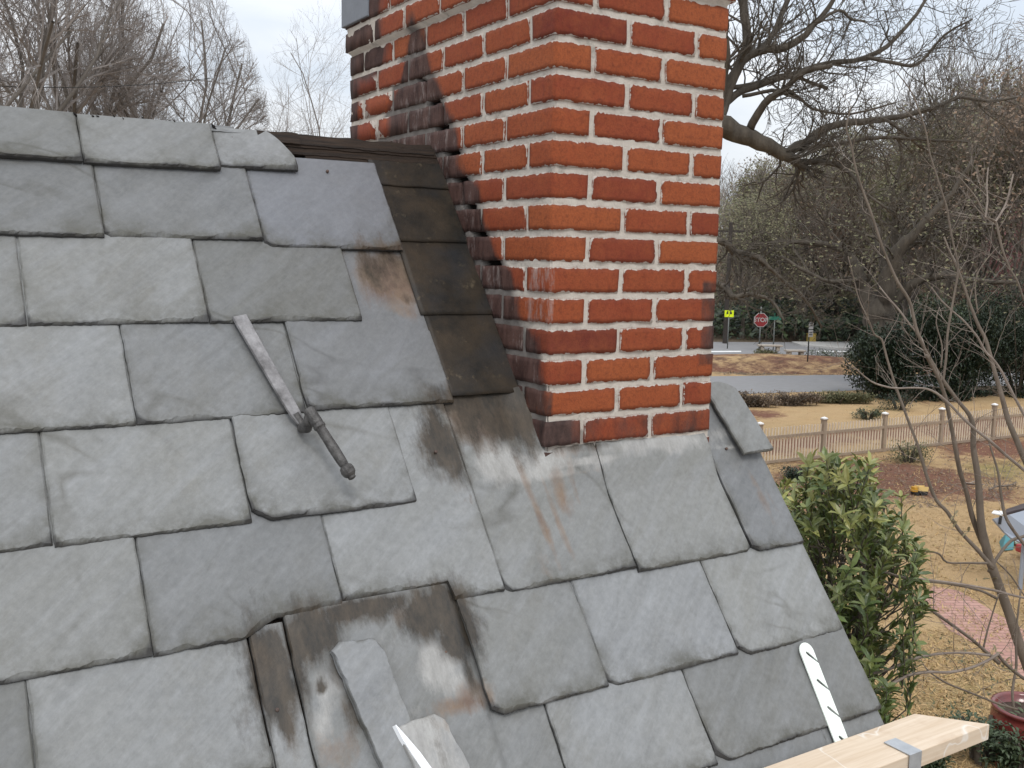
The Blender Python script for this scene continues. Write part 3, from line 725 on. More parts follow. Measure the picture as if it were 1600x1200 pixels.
vt = [bm.verts.new(RP(p.x, p.y, .012)) for p in out]; f = bm.faces.new(vt)
if f.normal.dot(NN) < 0: f.normal_flip()
ex = bmesh.ops.extrude_face_region(bm, geom=[f]); bmesh.ops.translate(bm, verts=[v for v in ex['geom'] if isinstance(v, bmesh.types.BMVert)], vec=-NN*T3)
bmesh.ops.recalc_face_normals(bm, faces=bm.faces); bmesh.ops.triangulate(bm, faces=bm.faces)
me = bpy.data.meshes.new('strap'); bm.to_mesh(me); bm.free(); me.materials.append(WHITE_METAL)
o = bpy.data.objects.new('strap', me); C.objects.link(o); o.parent = br; o.matrix_parent_inverse = Matrix.Translation(world_loc(br)).inverted()
arm = MB(); arm.box((.474, -.60, -.712), (.504, -.465, -.708)); arm.box((.474, -.602, -.80), (.504, -.598, -.708)); 
arm.tube([Vector((.489, -.60, -.80)), RP(.489, -.96, .012)], .006, 8)
arm.build('bracket_arm', GALV, br)
# plank
pl = MB(); zt_ = -.668
poly = [(-.55, -.447), (.738, -.447), (.842, -.566), (-.55, -.566)]
a = [pl.vert((x, y, zt_)) for x, y in poly]; b = [pl.vert((x, y, zt_-.038)) for x, y in poly]
pl.face(*a[::-1]); pl.face(*b)
for i in range(4): pl.face(a[i], a[(i+1) % 4], b[(i+1) % 4], b[i])
plank = pl.build('wooden_plank', PLANK, None, bevel=.002)
tag(plank, 'bare pale wooden scaffold plank running past the roof verge at lower right', 'plank')
ms = MB()
ms.box((.553, -.5708, zt_-.06), (.592, -.5688, zt_+.0035)); ms.box((.553, -.5688, zt_+.0015), (.592, -.505, zt_+.0035))
ms.build('metal_strap', GALV, plank)

# ================================================================== THE GROUND
def blob(x, y, cx, cy, rx, ry): return math.exp(-((x-cx)/rx)**2-((y-cy)/ry)**2)
def ground_mat():
    m, nt, b = mat('dormant_lawn', .95, .1); g = G(nt)
    _, soil, grass, litter, _ = g.attr('col')
    n1 = g.noise(.9, 8, .7); n2 = g.noise(9, 7, .75); n3 = g.noise(38, 5, .8); n4 = g.noise(2.4, 6, .7)
    c = g.mix(g.ramp(n1, [(.3, 0), (.7, 1)]), (.44, .29, .145), (.51, .365, .205))
    c = g.mix(g.ramp(n4, [(.5, 0), (.72, .5)]), c, (.33, .225, .125))
    c = g.mix(g.ramp(n3, [(.42, .55), (.6, 0)]), c, (.25, .175, .095))
    w = g.math('MULTIPLY', g.math('SUBTRACT', g.noise(1.6, 8, .75), .5), 1.3)
    gr = g.mrange(g.math('ADD', grass, w), .35, .75)
    c = g.mix(g.math('MULTIPLY', gr, .75), c, g.mix(g.ramp(n2, [(.35, 0), (.65, 1)]), (.20, .17, .05), (.15, .15, .06)))
    so = g.mrange(g.math('ADD', soil, w), .35, .6)
    c = g.mix(so, c, g.mix(g.ramp(n2, [(.35, 0), (.68, 1)]), (.125, .055, .035), (.22, .12, .085)))
    li = g.mrange(g.math('ADD', litter, w), .35, .65)
    c = g.mix(li, c, g.mix(g.ramp(n2, [(.35, 0), (.65, 1)]), (.075, .058, .040), (.125, .095, .065)))
    g.put(b.inputs['Base Color'], c)
    g.put(b.inputs['Normal'], g.bump(g.math('ADD', n3, n2), .8, .03)); return m
GROUND = ground_mat()
def hill(x, y, D):
    """ground level: flat yard and street, wooded rise beyond"""
    az = math.atan2(x-CAM.x, y-CAM.y)
    h = 9.0*sstep(72, 150, D)+.25*nz(x*.05, y*.05)*sstep(60, 80, D)
    return GZ+h
gm = MB(); NA = 200; radii = [0.5*1.045**k for k in range(150)]; radii = [r for r in radii if r < 300]+[420, 700, 1100, 1700]
rows = []
for r in radii:
    row = []
    for i in range(NA+1):
        az = R(-110+i*280/NA) - R(0)
        x = CAM.x+r*math.sin(az); y = CAM.y+r*math.cos(az)
        z = hill(x, y, r)
        X, Y = px((x, y, z)) if r > 3 and abs(az-R(32)) < 1.0 else (-999, -999)
        so = gr = li = 0
        if 9 < r < 75 and X > 700:
            so = max(blob(X, Y, 1370, 752, 190, 32), blob(X, Y, 1330, 735, 120, 22), .9*blob(X, Y, 1560, 700, 120, 22), .8*blob(X, Y, 1180, 648, 60, 10), (.85*math.exp(-((Y-(699-.107*(X-1188)))/14)**2) if 1150 < X < 1800 else 0), .9*blob(X, Y, 1530, 772, 90, 16), .7*blob(X, Y, 1290, 790, 60, 18), .8*blob(X, Y, 1460, 612, 90, 22), .7*blob(X, Y, 1590, 1150, 60, 60))
            gr = max(.8*blob(X, Y, 1560, 735, 90, 24), .5*blob(X, Y, 1480, 1080, 120, 80), .6*blob(X, Y, 1380, 640, 40, 12), .5*blob(X, Y, 1430, 757, 40, 10))
            li = max(.8*blob(X, Y, 1250, 573, 320, 16), blob(X, Y, 1180, 606, 200, 4))
            if Y < 616 and X > 1325: li = 1
        if r > 66: li = 1
        if az < 0 or X < 700: li = max(li, .5)
        row.append(gm.vert((x, y, z), (so, gr, li, 1)))
    rows.append(row)
for a in range(len(rows)-1):
    for i in range(NA): gm.face(rows[a][i+1], rows[a][i], rows[a+1][i], rows[a+1][i+1])
tag(gm.build('ground', GROUND, None, smooth=True), kind='structure')

ASPH = simple('grey_asphalt', (.235, .235, .24), (.205, .20, .20), 3, .85, .3, .004)
CONC = simple('pale_concrete', (.46, .45, .43), (.38, .37, .35), 2, .85, .3, .004)
PAINT = simple('road_paint', (.75, .75, .74), (.66, .66, .65), 9, .7, .1)
def sheet(name, pix, m, dz, thick=0, step=1.0, jag=0, kind='structure'):
    """flat sheet on the ground through these points; jag gives a ragged outline"""
    pts = [gnd(x, y) for x, y in pix]; mb = MB(); out = []
    for i, p in enumerate(pts):
        q = pts[(i+1) % len(pts)]; k = max(1, int((q-p).length/step))
        for t in range(k):
            s_ = p+(q-p)*(t/k); o_ = Vector((nz(s_.x*.9, s_.y*.9), nz(s_.x*.9, s_.y*.9, 7), 0))*jag
            out.append(s_+o_)
    a = [mb.vert((p.x, p.y, GZ+dz)) for p in out]
    if thick:
        b_ = [mb.vert((p.x, p.y, GZ+dz-thick)) for p in out]
        for i in range(len(a)): mb.face(a[i], b_[i], b_[(i+1) % len(a)], a[(i+1) % len(a)])
    mb.face(*a)
    o = mb.build(name, m, None)
    bm = bmesh.new(); bm.from_mesh(o.data); bmesh.ops.triangulate(bm, faces=bm.faces); bmesh.ops.recalc_face_normals(bm, faces=bm.faces); bm.to_mesh(o.data); bm.free()
    if kind: o['kind'] = kind
    return o
sheet('street', [(300, 628), (1120, 617), (1310, 611), (1420, 606), (1750, 598), (1750, 578), (1310, 586), (1120, 588), (300, 600)], ASPH, .008, jag=.25)
sheet('main_road', [(300, 590), (1080, 586), (1160, 561), (1215, 553), (1255, 556), (1310, 560), (1800, 556), (1800, 536), (1240, 535), (1000, 534), (300, 533)], ASPH, .012, jag=.12)
sheet('sidewalk', [(1237, 536.5), (1250, 541), (1310, 546.5), (1420, 548), (1420, 536.5)], CONC, .12, .12)
sheet('road_marking', [(300, 553), (1158, 548.6), (1158, 550.4), (300, 555)], PAINT, .018)
sheet('road_marking', [(1275, 548.6), (1420, 549.5), (1420, 551), (1275, 550)], PAINT, .018)
def brickpath():
    m, nt, b = mat('pink_brick_paving', .85, .2); g = G(nt)
    br_ = g.n.new('ShaderNodeTexBrick'); g.l.new(g.map((1, 1, 1), (0, 0, .5)), br_.inputs[0])
    br_.inputs['Scale'].default_value = 1; br_.inputs['Brick Width'].default_value = .22; br_.inputs['Row Height'].default_value = .11; br_.inputs['Mortar Size'].default_value = .012
    for i, c in ((1, (.36, .20, .165)), (2, (.42, .25, .21)), (3, (.25, .15, .12))): br_.inputs[i].default_value = (*c, 1)
    g.put(b.inputs['Base Color'], g.mix(g.ramp(g.noise(5, 6, .7), [(.5, 0), (.75, .6)]), br_.outputs[0], (.35, .24, .14)))
    g.put(b.inputs['Normal'], g.bump(br_.outputs['Fac'], .4, -.006)); return m
sheet('brick_path', [(1440, 935), (1462, 918), (1500, 925), (1560, 960), (1640, 1010), (1700, 1060), (1700, 1120), (1600, 1060), (1540, 1018), (1480, 985)], brickpath(), .010, step=.25, jag=.09)
# low mound of bare soil between the two roads
mdm = MB(); c0 = gnd(1215, 572); gr_ = []
for j in range(25):
    row = []
    for i in range(61):
        x = -1+2*i/60; y = -1+2*j/24; rr = min(1, math.hypot(x, y))
        rt = CR @ Vector((1, 0, 0)); rt.z = 0; rt.normalize(); fw = Vector((-rt.y, rt.x, 0))
        p = c0+rt*(x*9.0)+fw*(y*3.6); z = GZ+.006+(.55+.1*nz(p.x*.6, p.y*.6))*(1-rr**2)**1.2 if rr < 1 else GZ-.05
        row.append(mdm.vert((p.x, p.y, z), (.5+.3*nz(p.x*.4, p.y*.4), .1, .35, 1)))
    gr_.append(row)
for j in range(24):
    for i in range(60): mdm.face(gr_[j][i], gr_[j][i+1], gr_[j+1][i+1], gr_[j+1][i])
tag(mdm.build('soil_mound', GROUND, None, smooth=True), kind='structure')

# ================================================================== VEGETATION
def leaf_card(mb, p, d, up, ln, wd, c, fold=.25):
    """one folded leaf: a diamond of two halves bent along the midrib"""
    s_ = d.cross(up)
    s_ = s_.normalized() if s_.length > 1e-5 else d.orthogonal().normalized()
    n_ = s_.cross(d)
    a = mb.vert(p, c); t = mb.vert(p+d*ln-n_*ln*.12, c); m1 = mb.vert(p+d*ln*.38+n_*ln*.02, c); m2 = mb.vert(p+d*ln*.72-n_*ln*.03, c)
    for sg in (-1, 1):
        e1 = mb.vert(p+d*ln*.34+s_*(sg*wd*.46)+n_*wd*fold, c); e2 = mb.vert(p+d*ln*.72+s_*(sg*wd*.42)+n_*(wd*fold-ln*.03), c)
        if sg < 0: mb.face(a, m1, e1); mb.face(e1, m1, m2, e2); mb.face(e2, m2, t)
        else: mb.face(a, e1, m1); mb.face(m1, e1, e2, m2); mb.face(m2, e2, t)
def tri_leaf(mb, p, sz, rs, c):
    a = Vector((rs.gauss(0, 1), rs.gauss(0, 1), rs.gauss(0, 1))); a.normalize(); b_ = a.orthogonal().normalized()
    mb.face(mb.vert(p-b_*sz*.3, c), mb.vert(p+b_*sz*.3, c), mb.vert(p+a*sz, c))
def rdir(rs, d, ang):
    o_ = d.orthogonal().normalized(); o_ = Matrix.Rotation(rs.uniform(0, 6.283), 3, d) @ o_
    return (d*math.cos(ang)+o_*math.sin(ang)).normalized()
class Tree:
    def __init__(s, seed, env=None, k=(8, 6, 4, 3, 3, 3), trop=.08, crook=.16, minr=.006):
        s.rs = random.Random(seed); s.t = MB(); s.tw = MB(); s.env = env; s.k = k; s.trop = trop; s.crook = crook; s.minr = minr; s.tips = []; s.nseg = 0
    def grow(s, p, d, ln, r0, lev, maxlev, kids=(5, 5, 5, 4, 3), ang=(.5, .95), ratio=.62, first=.25):
        rs = s.rs; n = 7 if lev < 2 else 5 if lev < 4 else 4
        pts = [p.copy()]; rad = [r0]; q = p.copy(); dd = d.copy(); taper = .45 if lev < maxlev else .25
        for i in range(n):
            dd = (dd+Vector((rs.gauss(0, s.crook), rs.gauss(0, s.crook), rs.gauss(0, s.crook)+s.trop))).normalized()
            q = q+dd*(ln/n)
            if s.env and not s.env(q): break
            pts.append(q.copy()); rad.append(max(s.minr*.5, r0*(1-(1-taper)*(i+1)/n)))
        if len(pts) < 2: return
        (s.t if lev < 2 else s.tw).tube(pts, rad, s.k[min(lev, 5)], cap=False); s.nseg += 1
        if lev >= maxlev: s.tips.append((pts[-1], dd)); return
        nk = kids[min(lev, len(kids)-1)]
        for c in range(nk):
            t = first+(1-first)*(c+rs.random()*.8)/nk; t = min(t, 1); i = min(int(t*(len(pts)-1)), len(pts)-2); f = t*(len(pts)-1)-i
            b0 = pts[i].lerp(pts[i+1], min(1, f)); br = rad[i]*(1-f)+rad[i+1]*f
            dr = (pts[i+1]-pts[i]).normalized()
            s.grow(b0, rdir(rs, dr, rs.uniform(*ang)), ln*ratio*rs.uniform(.7, 1.15), max(s.minr, br*rs.uniform(.5, .72)), lev+1, maxlev, kids, ang, ratio, .2)
def ellip(c, r, zlo=-99):
    c = Vector(c)
    return lambda q: (((q.x-c.x)/r[0])**2+((q.y-c.y)/r[1])**2+((q.z-c.z)/r[2])**2 < 1) or (q.z < zlo)
def tree_thing(name, loc, label, cat, group, T, bark, twig, leaf=None, scale=1, rz=0):
    e = empty(name, (0, 0, 0), label, cat, group)
    T.t.build('trunk', bark, e, smooth=True); T.tw.build('crown', twig, e)
    if leaf: leaf[0].build('foliage', leaf[1], e)
    e.location = loc; e.scale = (scale,)*3; e.rotation_euler.z = rz
    return e
def copy_tree(src, loc, label, rz, sc, group=None):
    e = src.copy(); C.objects.link(e); e.location = loc; e.rotation_euler.z = rz; e.scale = sc if hasattr(sc, '__len__') else (sc,)*3
    e['label'] = label
    if group: e['group'] = group
    for ch in list(src.children):
        c = ch.copy(); C.objects.link(c); c.parent = e
    return e
def gpos(x, D):
    d = ray(x, 420); d.z = 0; d.normalize(); p = Vector((CAM.x, CAM.y, 0))+d*D
    return Vector((p.x, p.y, hill(p.x, p.y, D)))

# --- bare trees behind the ridge on the left: vase shaped, fine twigs
def vase(seed, H=16, Rr=7, forks=6, z0=3.2, lev=4, kids=(6, 5, 5, 5, 3), tilt=(.25, .75), base=.34, minr=.007, trop=.05, crk=.13, ang=(.3, .75)):
    T = Tree(seed, ellip((0, 0, H*.50), (Rr, Rr, H*.5), z0+1), trop=trop, crook=crk, minr=minr); rs = T.rs
    T.t.tube([(0, 0, -.3), (.02, 0, .4), (.05, .03, z0*.5), (0, 0, z0)], [base*1.3, base, base*.88, base*.8], 10, cap=False)
    for f in range(forks):
        a = 6.283*f/forks+rs.uniform(-.4, .4); tl = rs.uniform(*tilt)
        d = Vector((math.cos(a)*math.sin(tl), math.sin(a)*math.sin(tl), math.cos(tl)))
        T.grow(Vector((0, 0, z0-.25+rs.random()*.4)), d, H*rs.uniform(.5, .66), base*rs.uniform(.30, .48), 1, lev+1, kids, ang, .60, .25)
    return T
LG = 'bare trees beyond the roof ridge'
tv1 = vase(3, 20.5, 5.6, 12, 6, 4, (5, 6, 6, 5, 4), (.1, .95), base=.26, minr=.005, trop=.015, ang=(.3, .85))
lt1 = tree_thing('bare_tree', gpos(268, 58), 'round headed bare tree rising over the ridge between the left group and the chimney', 'tree', LG, tv1, BARK_PALE, TWIG_PALE)
tv2 = vase(11, 23, 5.6, 8, 9, 4, (5, 6, 6, 5, 3), (.15, .9), base=.27, minr=.005, trop=.02, ang=(.35, .9))
lt2 = tree_thing('bare_tree', gpos(45, 50), 'leftmost of the tall bare trees over the ridge, two stout upright stems', 'tree', LG, tv2, BARK_PALE, TWIG_PALE)
copy_tree(lt2, gpos(128, 56), 'dark upright bare tree second from the left above the ridge', 2.1, (1, 1, .98))
copy_tree(lt1, gpos(180, 80), 'dense twiggy bare tree behind the gap between the left pair and the round one', 1.2, (.9, .9, 1.2))
copy_tree(lt2, gpos(-60, 48), 'bare tree at the left picture edge above the slates', 4.0, 1.0)
copy_tree(lt1, gpos(-10, 70), 'thin bare tree far behind the leftmost trees', 3.4, (1.0, 1.0, 1.08))
tv3 = vase(23, 20.5, 4.6, 9, 6, 4, (5, 6, 5, 4, 3), (.1, .9), base=.15, minr=.0045, trop=.015, ang=(.35, .9))
lt3 = tree_thing('bare_tree', gpos(512, 62), 'pale open branched bare tree touching the left side of the chimney', 'tree', LG, tv3, BARK_PALE, TWIG_PALE)
copy_tree(lt3, gpos(430, 84), 'small faint bare tree low behind the broken end of the ridge', .9, (.9, .9, .86))

# --- big spreading oak whose limbs reach out from behind the chimney
def traced(T, path, D, k, lev_t=True, wob=0.0, dz=None):
    pts = []; rad = []
    for i, (x, y, r) in enumerate(path):
        dd = (D(i/(len(path)-1)) if callable(D) else D)
        pts.append(at(x, y, dd)); rad.append(r*dd/F)
    # refine with a smooth curve and small irregularities
    P = []; Rr = []
    for i in range(len(pts)-1):
        p0 = pts[max(i-1, 0)]; p1 = pts[i]; p2 = pts[i+1]; p3 = pts[min(i+2, len(pts)-1)]
        for t in (0, .34, .67):
            q = .5*((2*p1)+(p2-p0)*t+(2*p0-5*p1+4*p2-p3)*t*t+(3*p1-p0-3*p2+p3)*t**3)
            rr = rad[i]*(1-t)+rad[i+1]*t
            q += Vector((nz(q.x*3, q.y*3, q.z*3), nz(q.x*3+9, q.y*3, q.z*3), nz(q.x*3, q.y*3+9, q.z*3)))*(wob*rr)
            P.append(q); Rr.append(rr*(1+.12*nz(q.x*8, q.z*8)))
    P.append(pts[-1]); Rr.append(rad[-1])
    (T.t if lev_t else T.tw).tube(P, Rr, k); return P, Rr
def side_twigs(T, P, Rr, n, ln, lev, maxlev, ang=(.5, 1.2), kids=(4, 4, 4, 3), fac=.5, rmax=.05, start=0):
    rs = T.rs
    for c in range(n):
        i = rs.randrange(int(start*(len(P)-1)), len(P)-1); d = (P[i+1]-P[i])
        if d.length < 1e-6: continue
        T.grow(P[i].lerp(P[i+1], rs.random()), rdir(rs, d.normalized(), rs.uniform(*ang)), ln*rs.uniform(.5, 1.2), min(rmax, Rr[i]*fac*rs.uniform(.5, 1)), lev, maxlev, kids, (.4, 1.0), .6, .2)
oak = Tree(5, None, trop=.05, crook=.20, minr=.007)
OD = 22
OAKL = [
 [(930, 330, 26), (990, 250, 22), (1050, 205, 19), (1100, 196, 17), (1140, 202, 16), (1175, 217, 14), (1212, 237, 11), (1240, 250, 8), (1260, 264, 5)],
 [(1228, 243, 7), (1255, 222, 6.5), (1285, 203, 6), (1330, 192, 5.5), (1375, 186, 5), (1420, 178, 4.5), (1462, 168, 3.5), (1500, 152, 3), (1545, 158, 2.5), (1590, 152, 1.5)],
 [(1250, 253, 5), (1285, 253, 4.5), (1315, 262, 4), (1335, 278, 3.5), (1350, 300, 2.5), (1385, 325, 2)],
 [(1080, 230, 9), (1120, 200, 8), (1150, 112, 7), (1186, 79, 6.5), (1228, 74, 6), (1272, 41, 4.5), (1305, -5, 3.5), (1320, -60, 3)],
 [(1080, 215, 8), (1137, 160, 6), (1175, 137, 5.5), (1239, 116, 5), (1285, 101, 4.5), (1355, 90, 4), (1400, 60, 3.2), (1445, 2, 2.5), (1470, -50, 2)],
 [(1171, 205, 7), (1192, 165, 6), (1225, 138, 5), (1257, 113, 4.2), (1300, 102, 3.5)],
 [(1100, 190, 9), (1150, 110, 8), (1168, 60, 7), (1162, 0, 7), (1165, -80, 6)],
 [(1186, 79, 5), (1208, 56, 4.5), (1231, 0, 4), (1260, -60, 3)],
 [(1355, 90, 3), (1400, 98, 2.8), (1435, 101, 2.4), (1475, 55, 2), (1520, 30, 1.2)],
 [(1200, 240, 4), (1240, 235, 4), (1302, 226, 3.6), (1377, 214, 3.2), (1437, 218, 2.6), (1512, 222, 1.6)],
 [(1120, 140, 4), (1160, 135, 4), (1205, 125, 3.6), (1240, 120, 3), (1265, 128, 2.6), (1292, 138, 3.2)],
 [(1160, 150, 3), (1205, 142, 3), (1245, 150, 2.6), (1270, 170, 2), (1330, 178, 1.8), (1400, 160, 1.2)],
 [(1272, 41, 3), (1310, 15, 2.5), (1330, 30, 2), (1352, 33, 1.5)],
 [(1380, 186, 2.5), (1410, 205, 2.5), (1440, 232, 2), (1475, 245, 1.2)],
 [(1120, 180, 7), (1135, 90, 6), (1128, 20, 5), (1140, -60, 4)],
 [(930, 330, 14), (1000, 420, 9), (1080, 390, 7), (1120, 374, 5.5), (1150, 392, 6), (1185, 404, 5), (1200, 420, 3)],
 [(1185, 404, 3.2), (1225, 440, 2.6), (1260, 470, 2.2), (1284, 512, 1.6)],
 [(1080, 425, 6), (1120, 446, 5.5), (1145, 462, 5), (1172, 461, 4), (1205, 470, 2.5), (1225, 500, 1.5)],
]
for i, pa in enumerate(OAKL):
    P_, R_ = traced(oak, pa, (lambda t, i=i: OD+1.6*math.sin(i*2.1)*t), 9 if pa[0][2] > 6 else 6, wob=.8)
    side_twigs(oak, P_, R_, 9+int(len(pa)*1.6), 1.25 if i < 15 else .6, 3, 5, kids=(5, 5, 4, 4), fac=.45, rmax=.035, start=.25 if i else .75)
tb = at(930, 330, OD); bt_ = Vector((tb.x-.6, tb.y, GZ-.2))
oak.t.tube([bt_, bt_+Vector((0, 0, 1)), bt_.lerp(tb, .5), tb, tb+Vector((-.6, .2, 3)), tb+Vector((-1.2, .3, 7))], [.75, .55, .48, .42, .32, .2], 14)
up0 = tb+Vector((-.9, .2, 5))
for k in range(7):
    a = k*.9; oak.grow(up0+Vector((0, 0, k*.3-1)), Vector((math.cos(a)*.8, math.sin(a)*.8, .5)).normalized(), 5, .16, 1, 4, (4, 4, 4, 4), (.4, .9), .6)
e = tree_thing('oak_tree', (0, 0, 0), 'large grey bare oak whose heavy crooked limbs reach right from behind the chimney', 'tree', None, oak, BARK, TWIG)

# --- second oak beyond the street, dark forked trunk, some olive lichened leaf
def leaves_at(mb, tips, n, sz, spread, rs, br=(.2, .8)):
    for (p, d) in tips:
        for _ in range(n):
            c = (rs.random()**2, rs.uniform(*br), 0, 1)
            tri_leaf(mb, p+Vector((rs.gauss(0, spread), rs.gauss(0, spread), rs.gauss(0, spread*.8))), sz*rs.uniform(.6, 1.3), rs, c)
ok2 = Tree(9, None, trop=.02, crook=.2, minr=.012); D2 = 41
O2 = [
 [(1378, 585, 27), (1375, 545, 24), (1374, 515, 22), (1370, 480, 20), (1362, 462, 12)],
 [(1360, 490, 11), (1352, 462, 10), (1345, 435, 9.5), (1332, 405, 8), (1318, 392, 6), (1280, 380, 4.5), (1230, 378, 3)],
 [(1380, 500, 16), (1385, 460, 14), (1392, 425, 13), (1402, 395, 11), (1425, 370, 8), (1450, 340, 6), (1490, 300, 4), (1520, 250, 3)],
 [(1388, 440, 8), (1378, 400, 7), (1372, 365, 6), (1350, 330, 4), (1340, 280, 3)],
 [(1382, 490, 9), (1410, 455, 8), (1440, 437, 7), (1480, 430, 6), (1530, 440, 4), (1590, 442, 3)],
 [(1400, 400, 6), (1440, 372, 5), (1468, 362, 4), (1500, 350, 3), (1560, 352, 2)],
 [(1345, 435, 4), (1300, 440, 3.4), (1260, 425, 3), (1220, 400, 2)],
 [(1395, 415, 6), (1400, 350, 5), (1395, 300, 4), (1410, 250, 3), (1400, 190, 2)],
]
for i, pa in enumerate(O2):
    P_, R_ = traced(ok2, pa, (lambda t, i=i: D2+2.5*math.sin(i*2.6)*t), 10 if pa[0][2] > 7 else 6, wob=.6)
    side_twigs(ok2, P_, R_, 10 if i else 2, 3.0, 3, 5, kids=(5, 5, 4, 4), fac=.5, rmax=.07, start=.2)
lf2 = MB(); leaves_at(lf2, ok2.tips[::2], 5, .13, .32, ok2.rs)
tree_thing('oak_tree', (0, 0, 0), 'dark forked oak beyond the dark shrubs with some olive foliage', 'tree', None, ok2, BARK, TWIG, (lf2, LEAF_OLIVE))

# --- woodland trees on the rise beyond the street
WGp = 'trees of the wood beyond the street'
def wood_tree(seed, H, Rr, leafy, base=.2):
    T = vase(seed, H, Rr, 8, H*.2, 3, (7, 7, 6, 5), (.1, .75), base=base, minr=.016, trop=.05)
    lf = None
    if leafy:
        lf = MB(); leaves_at(lf, T.tips, leafy, .20, .45, T.rs); 
    return T, lf
protos = []
for k, (sd_, H, Rr, lfy, lm) in enumerate(((31, 15, 4.6, 3, LEAF_OLIVE), (37, 17, 5, 0, None), (41, 12, 4.4, 6, LEAF_OLIVE), (43, 14, 5, 4, LEAF_BROWN))):
    protos.append(wood_tree(sd_, H, Rr, lfy)+(lm,))
wl_ = [
 # proto, x, D, scale, label
 (2, 1165, 69, .80, 'olive leaved tree just right of the chimney behind the stop sign'),
 (0, 1215, 74, .85, 'thin tree above the street name sign'),
 (3, 1262, 70, .80, 'brownish tree behind the narrow white sign post'),
 (2, 1310, 76, .95, 'olive tree left of the forked oak, behind the road'),
 (0, 1350, 72, 1.0, 'bushy tree directly behind the forked oak'),
 (3, 1420, 67, .95, 'russet brown tree right of the forked oak'),
 (2, 1475, 62, 1.0, 'dense olive tree above the dark shrubs'),
 (0, 1530, 66, 1.15, 'tall twiggy tree over the right end of the dark shrubs'),
 (3, 1585, 60, 1.1, 'reddish brown tree at the right picture edge'),
 (1, 1645, 64, 1.2, 'bare tree past the right picture edge'),
 (1, 1240, 92, .9, 'grey bare tree on the rise showing against the sky beside the oak limb'),
 (1, 1400, 95, 1.1, 'tall bare tree on the rise behind the forked oak'),
 (1, 1500, 88, 1.3, 'highest bare tree of the wood, toward the right'),
 (1, 1570, 84, 1.35, 'tall bare tree with upright twigs near the right edge of the sky'),
 (0, 1455, 100, 1.2, 'tall far tree behind the olive tree'),
 (2, 1340, 98, 1.0, 'far olive tree on the rise'),
 (3, 1190, 100, .9, 'far brown tree on the rise near the chimney'),
 (0, 1290, 108, 1.0, 'farthest thin tree between the two oaks'),
 (1, 1620, 100, 1.3, 'far bare tree at the upper right corner'),
 (3, 1540, 105, 1.2, 'far brown tree among the tall bare trees on the right'),
]
first = {}
for i, (k, x, D, sc, lab) in enumerate(wl_):
    if k not in first:
        T, lf, lm = protos[k]
        first[k] = tree_thing('woodland_tree', gpos(x, D), lab, 'tree', WGp, T, BARK_FAR, TWIG_FAR, (lf, lm) if lf else None, sc, i*1.3)
    else: copy_tree(first[k], gpos(x, D), lab, i*1.7, (sc, sc, sc*(.92+.16*random.random())))
# mass of undergrowth and far wood
def mass(name, n, xr, Dr, zr, sz, mat_, seed, lab=None, clump=.5):
    rs = random.Random(seed); mb = MB()
    for _ in range(n):
        D = rs.uniform(*Dr); x = rs.uniform(*xr); g0 = gpos(x, D)
        hmax = zr[0]+(zr[1]-zr[0])*(.5+.5*nz(x*.012, D*.09, seed))
        z = hmax*rs.random()**.7
        if nz(x*.05, D*.2, z*.6+seed) < -clump*.5: continue
        tri_leaf(mb, g0+Vector((0, 0, z)), sz*rs.uniform(.5, 1.4)*D/80, rs, (rs.random()**2, .2+.6*rs.random(), 0, 1))
    o = mb.build(name, mat_); tag(o, lab, None, None, 'stuff'); return o
mass('undergrowth', 22000, (1080, 1700), (67, 84), (.8, 3.6), .42, LEAF_DARK, 2)
mass('brushwood', 24000, (1080, 1720), (72, 112), (2, 7), .40, LEAF_BROWN, 3)
mass('olive_brushwood', 15000, (1080, 1720), (70, 104), (1.5, 6.5), .38, LEAF_OLIVE, 4)
def twigmass(name, n, xr, Dr, H, mat_, seed, r=.02):
    rs = random.Random(seed); mb = MB()
    for _ in range(n):
        D = rs.uniform(*Dr); x = rs.uniform(*xr); p = gpos(x, D)+Vector((0, 0, rs.random()**.8*H)); d = Vector((rs.gauss(0, .5), rs.gauss(0, .5), 1)).normalized(); L_ = rs.uniform(.8, 2.6)
        m_ = p+d*L_*.5+Vector((rs.gauss(0, .1), rs.gauss(0, .1), 0)); mb.tube([p, m_, p+d*L_+Vector((rs.gauss(0, .25), rs.gauss(0, .25), 0))], [r, r*.7, r*.3], 3, cap=False)
    return tag(mb.build(name, mat_), kind='stuff')
twigmass('far_thicket', 16000, (1080, 1720), (75, 125), 9.5, TWIG_FAR, 8, .024)
twigmass('red_thicket', 1500, (1545, 1700), (70, 84), 8.5, LEAF_RED, 9, .02)

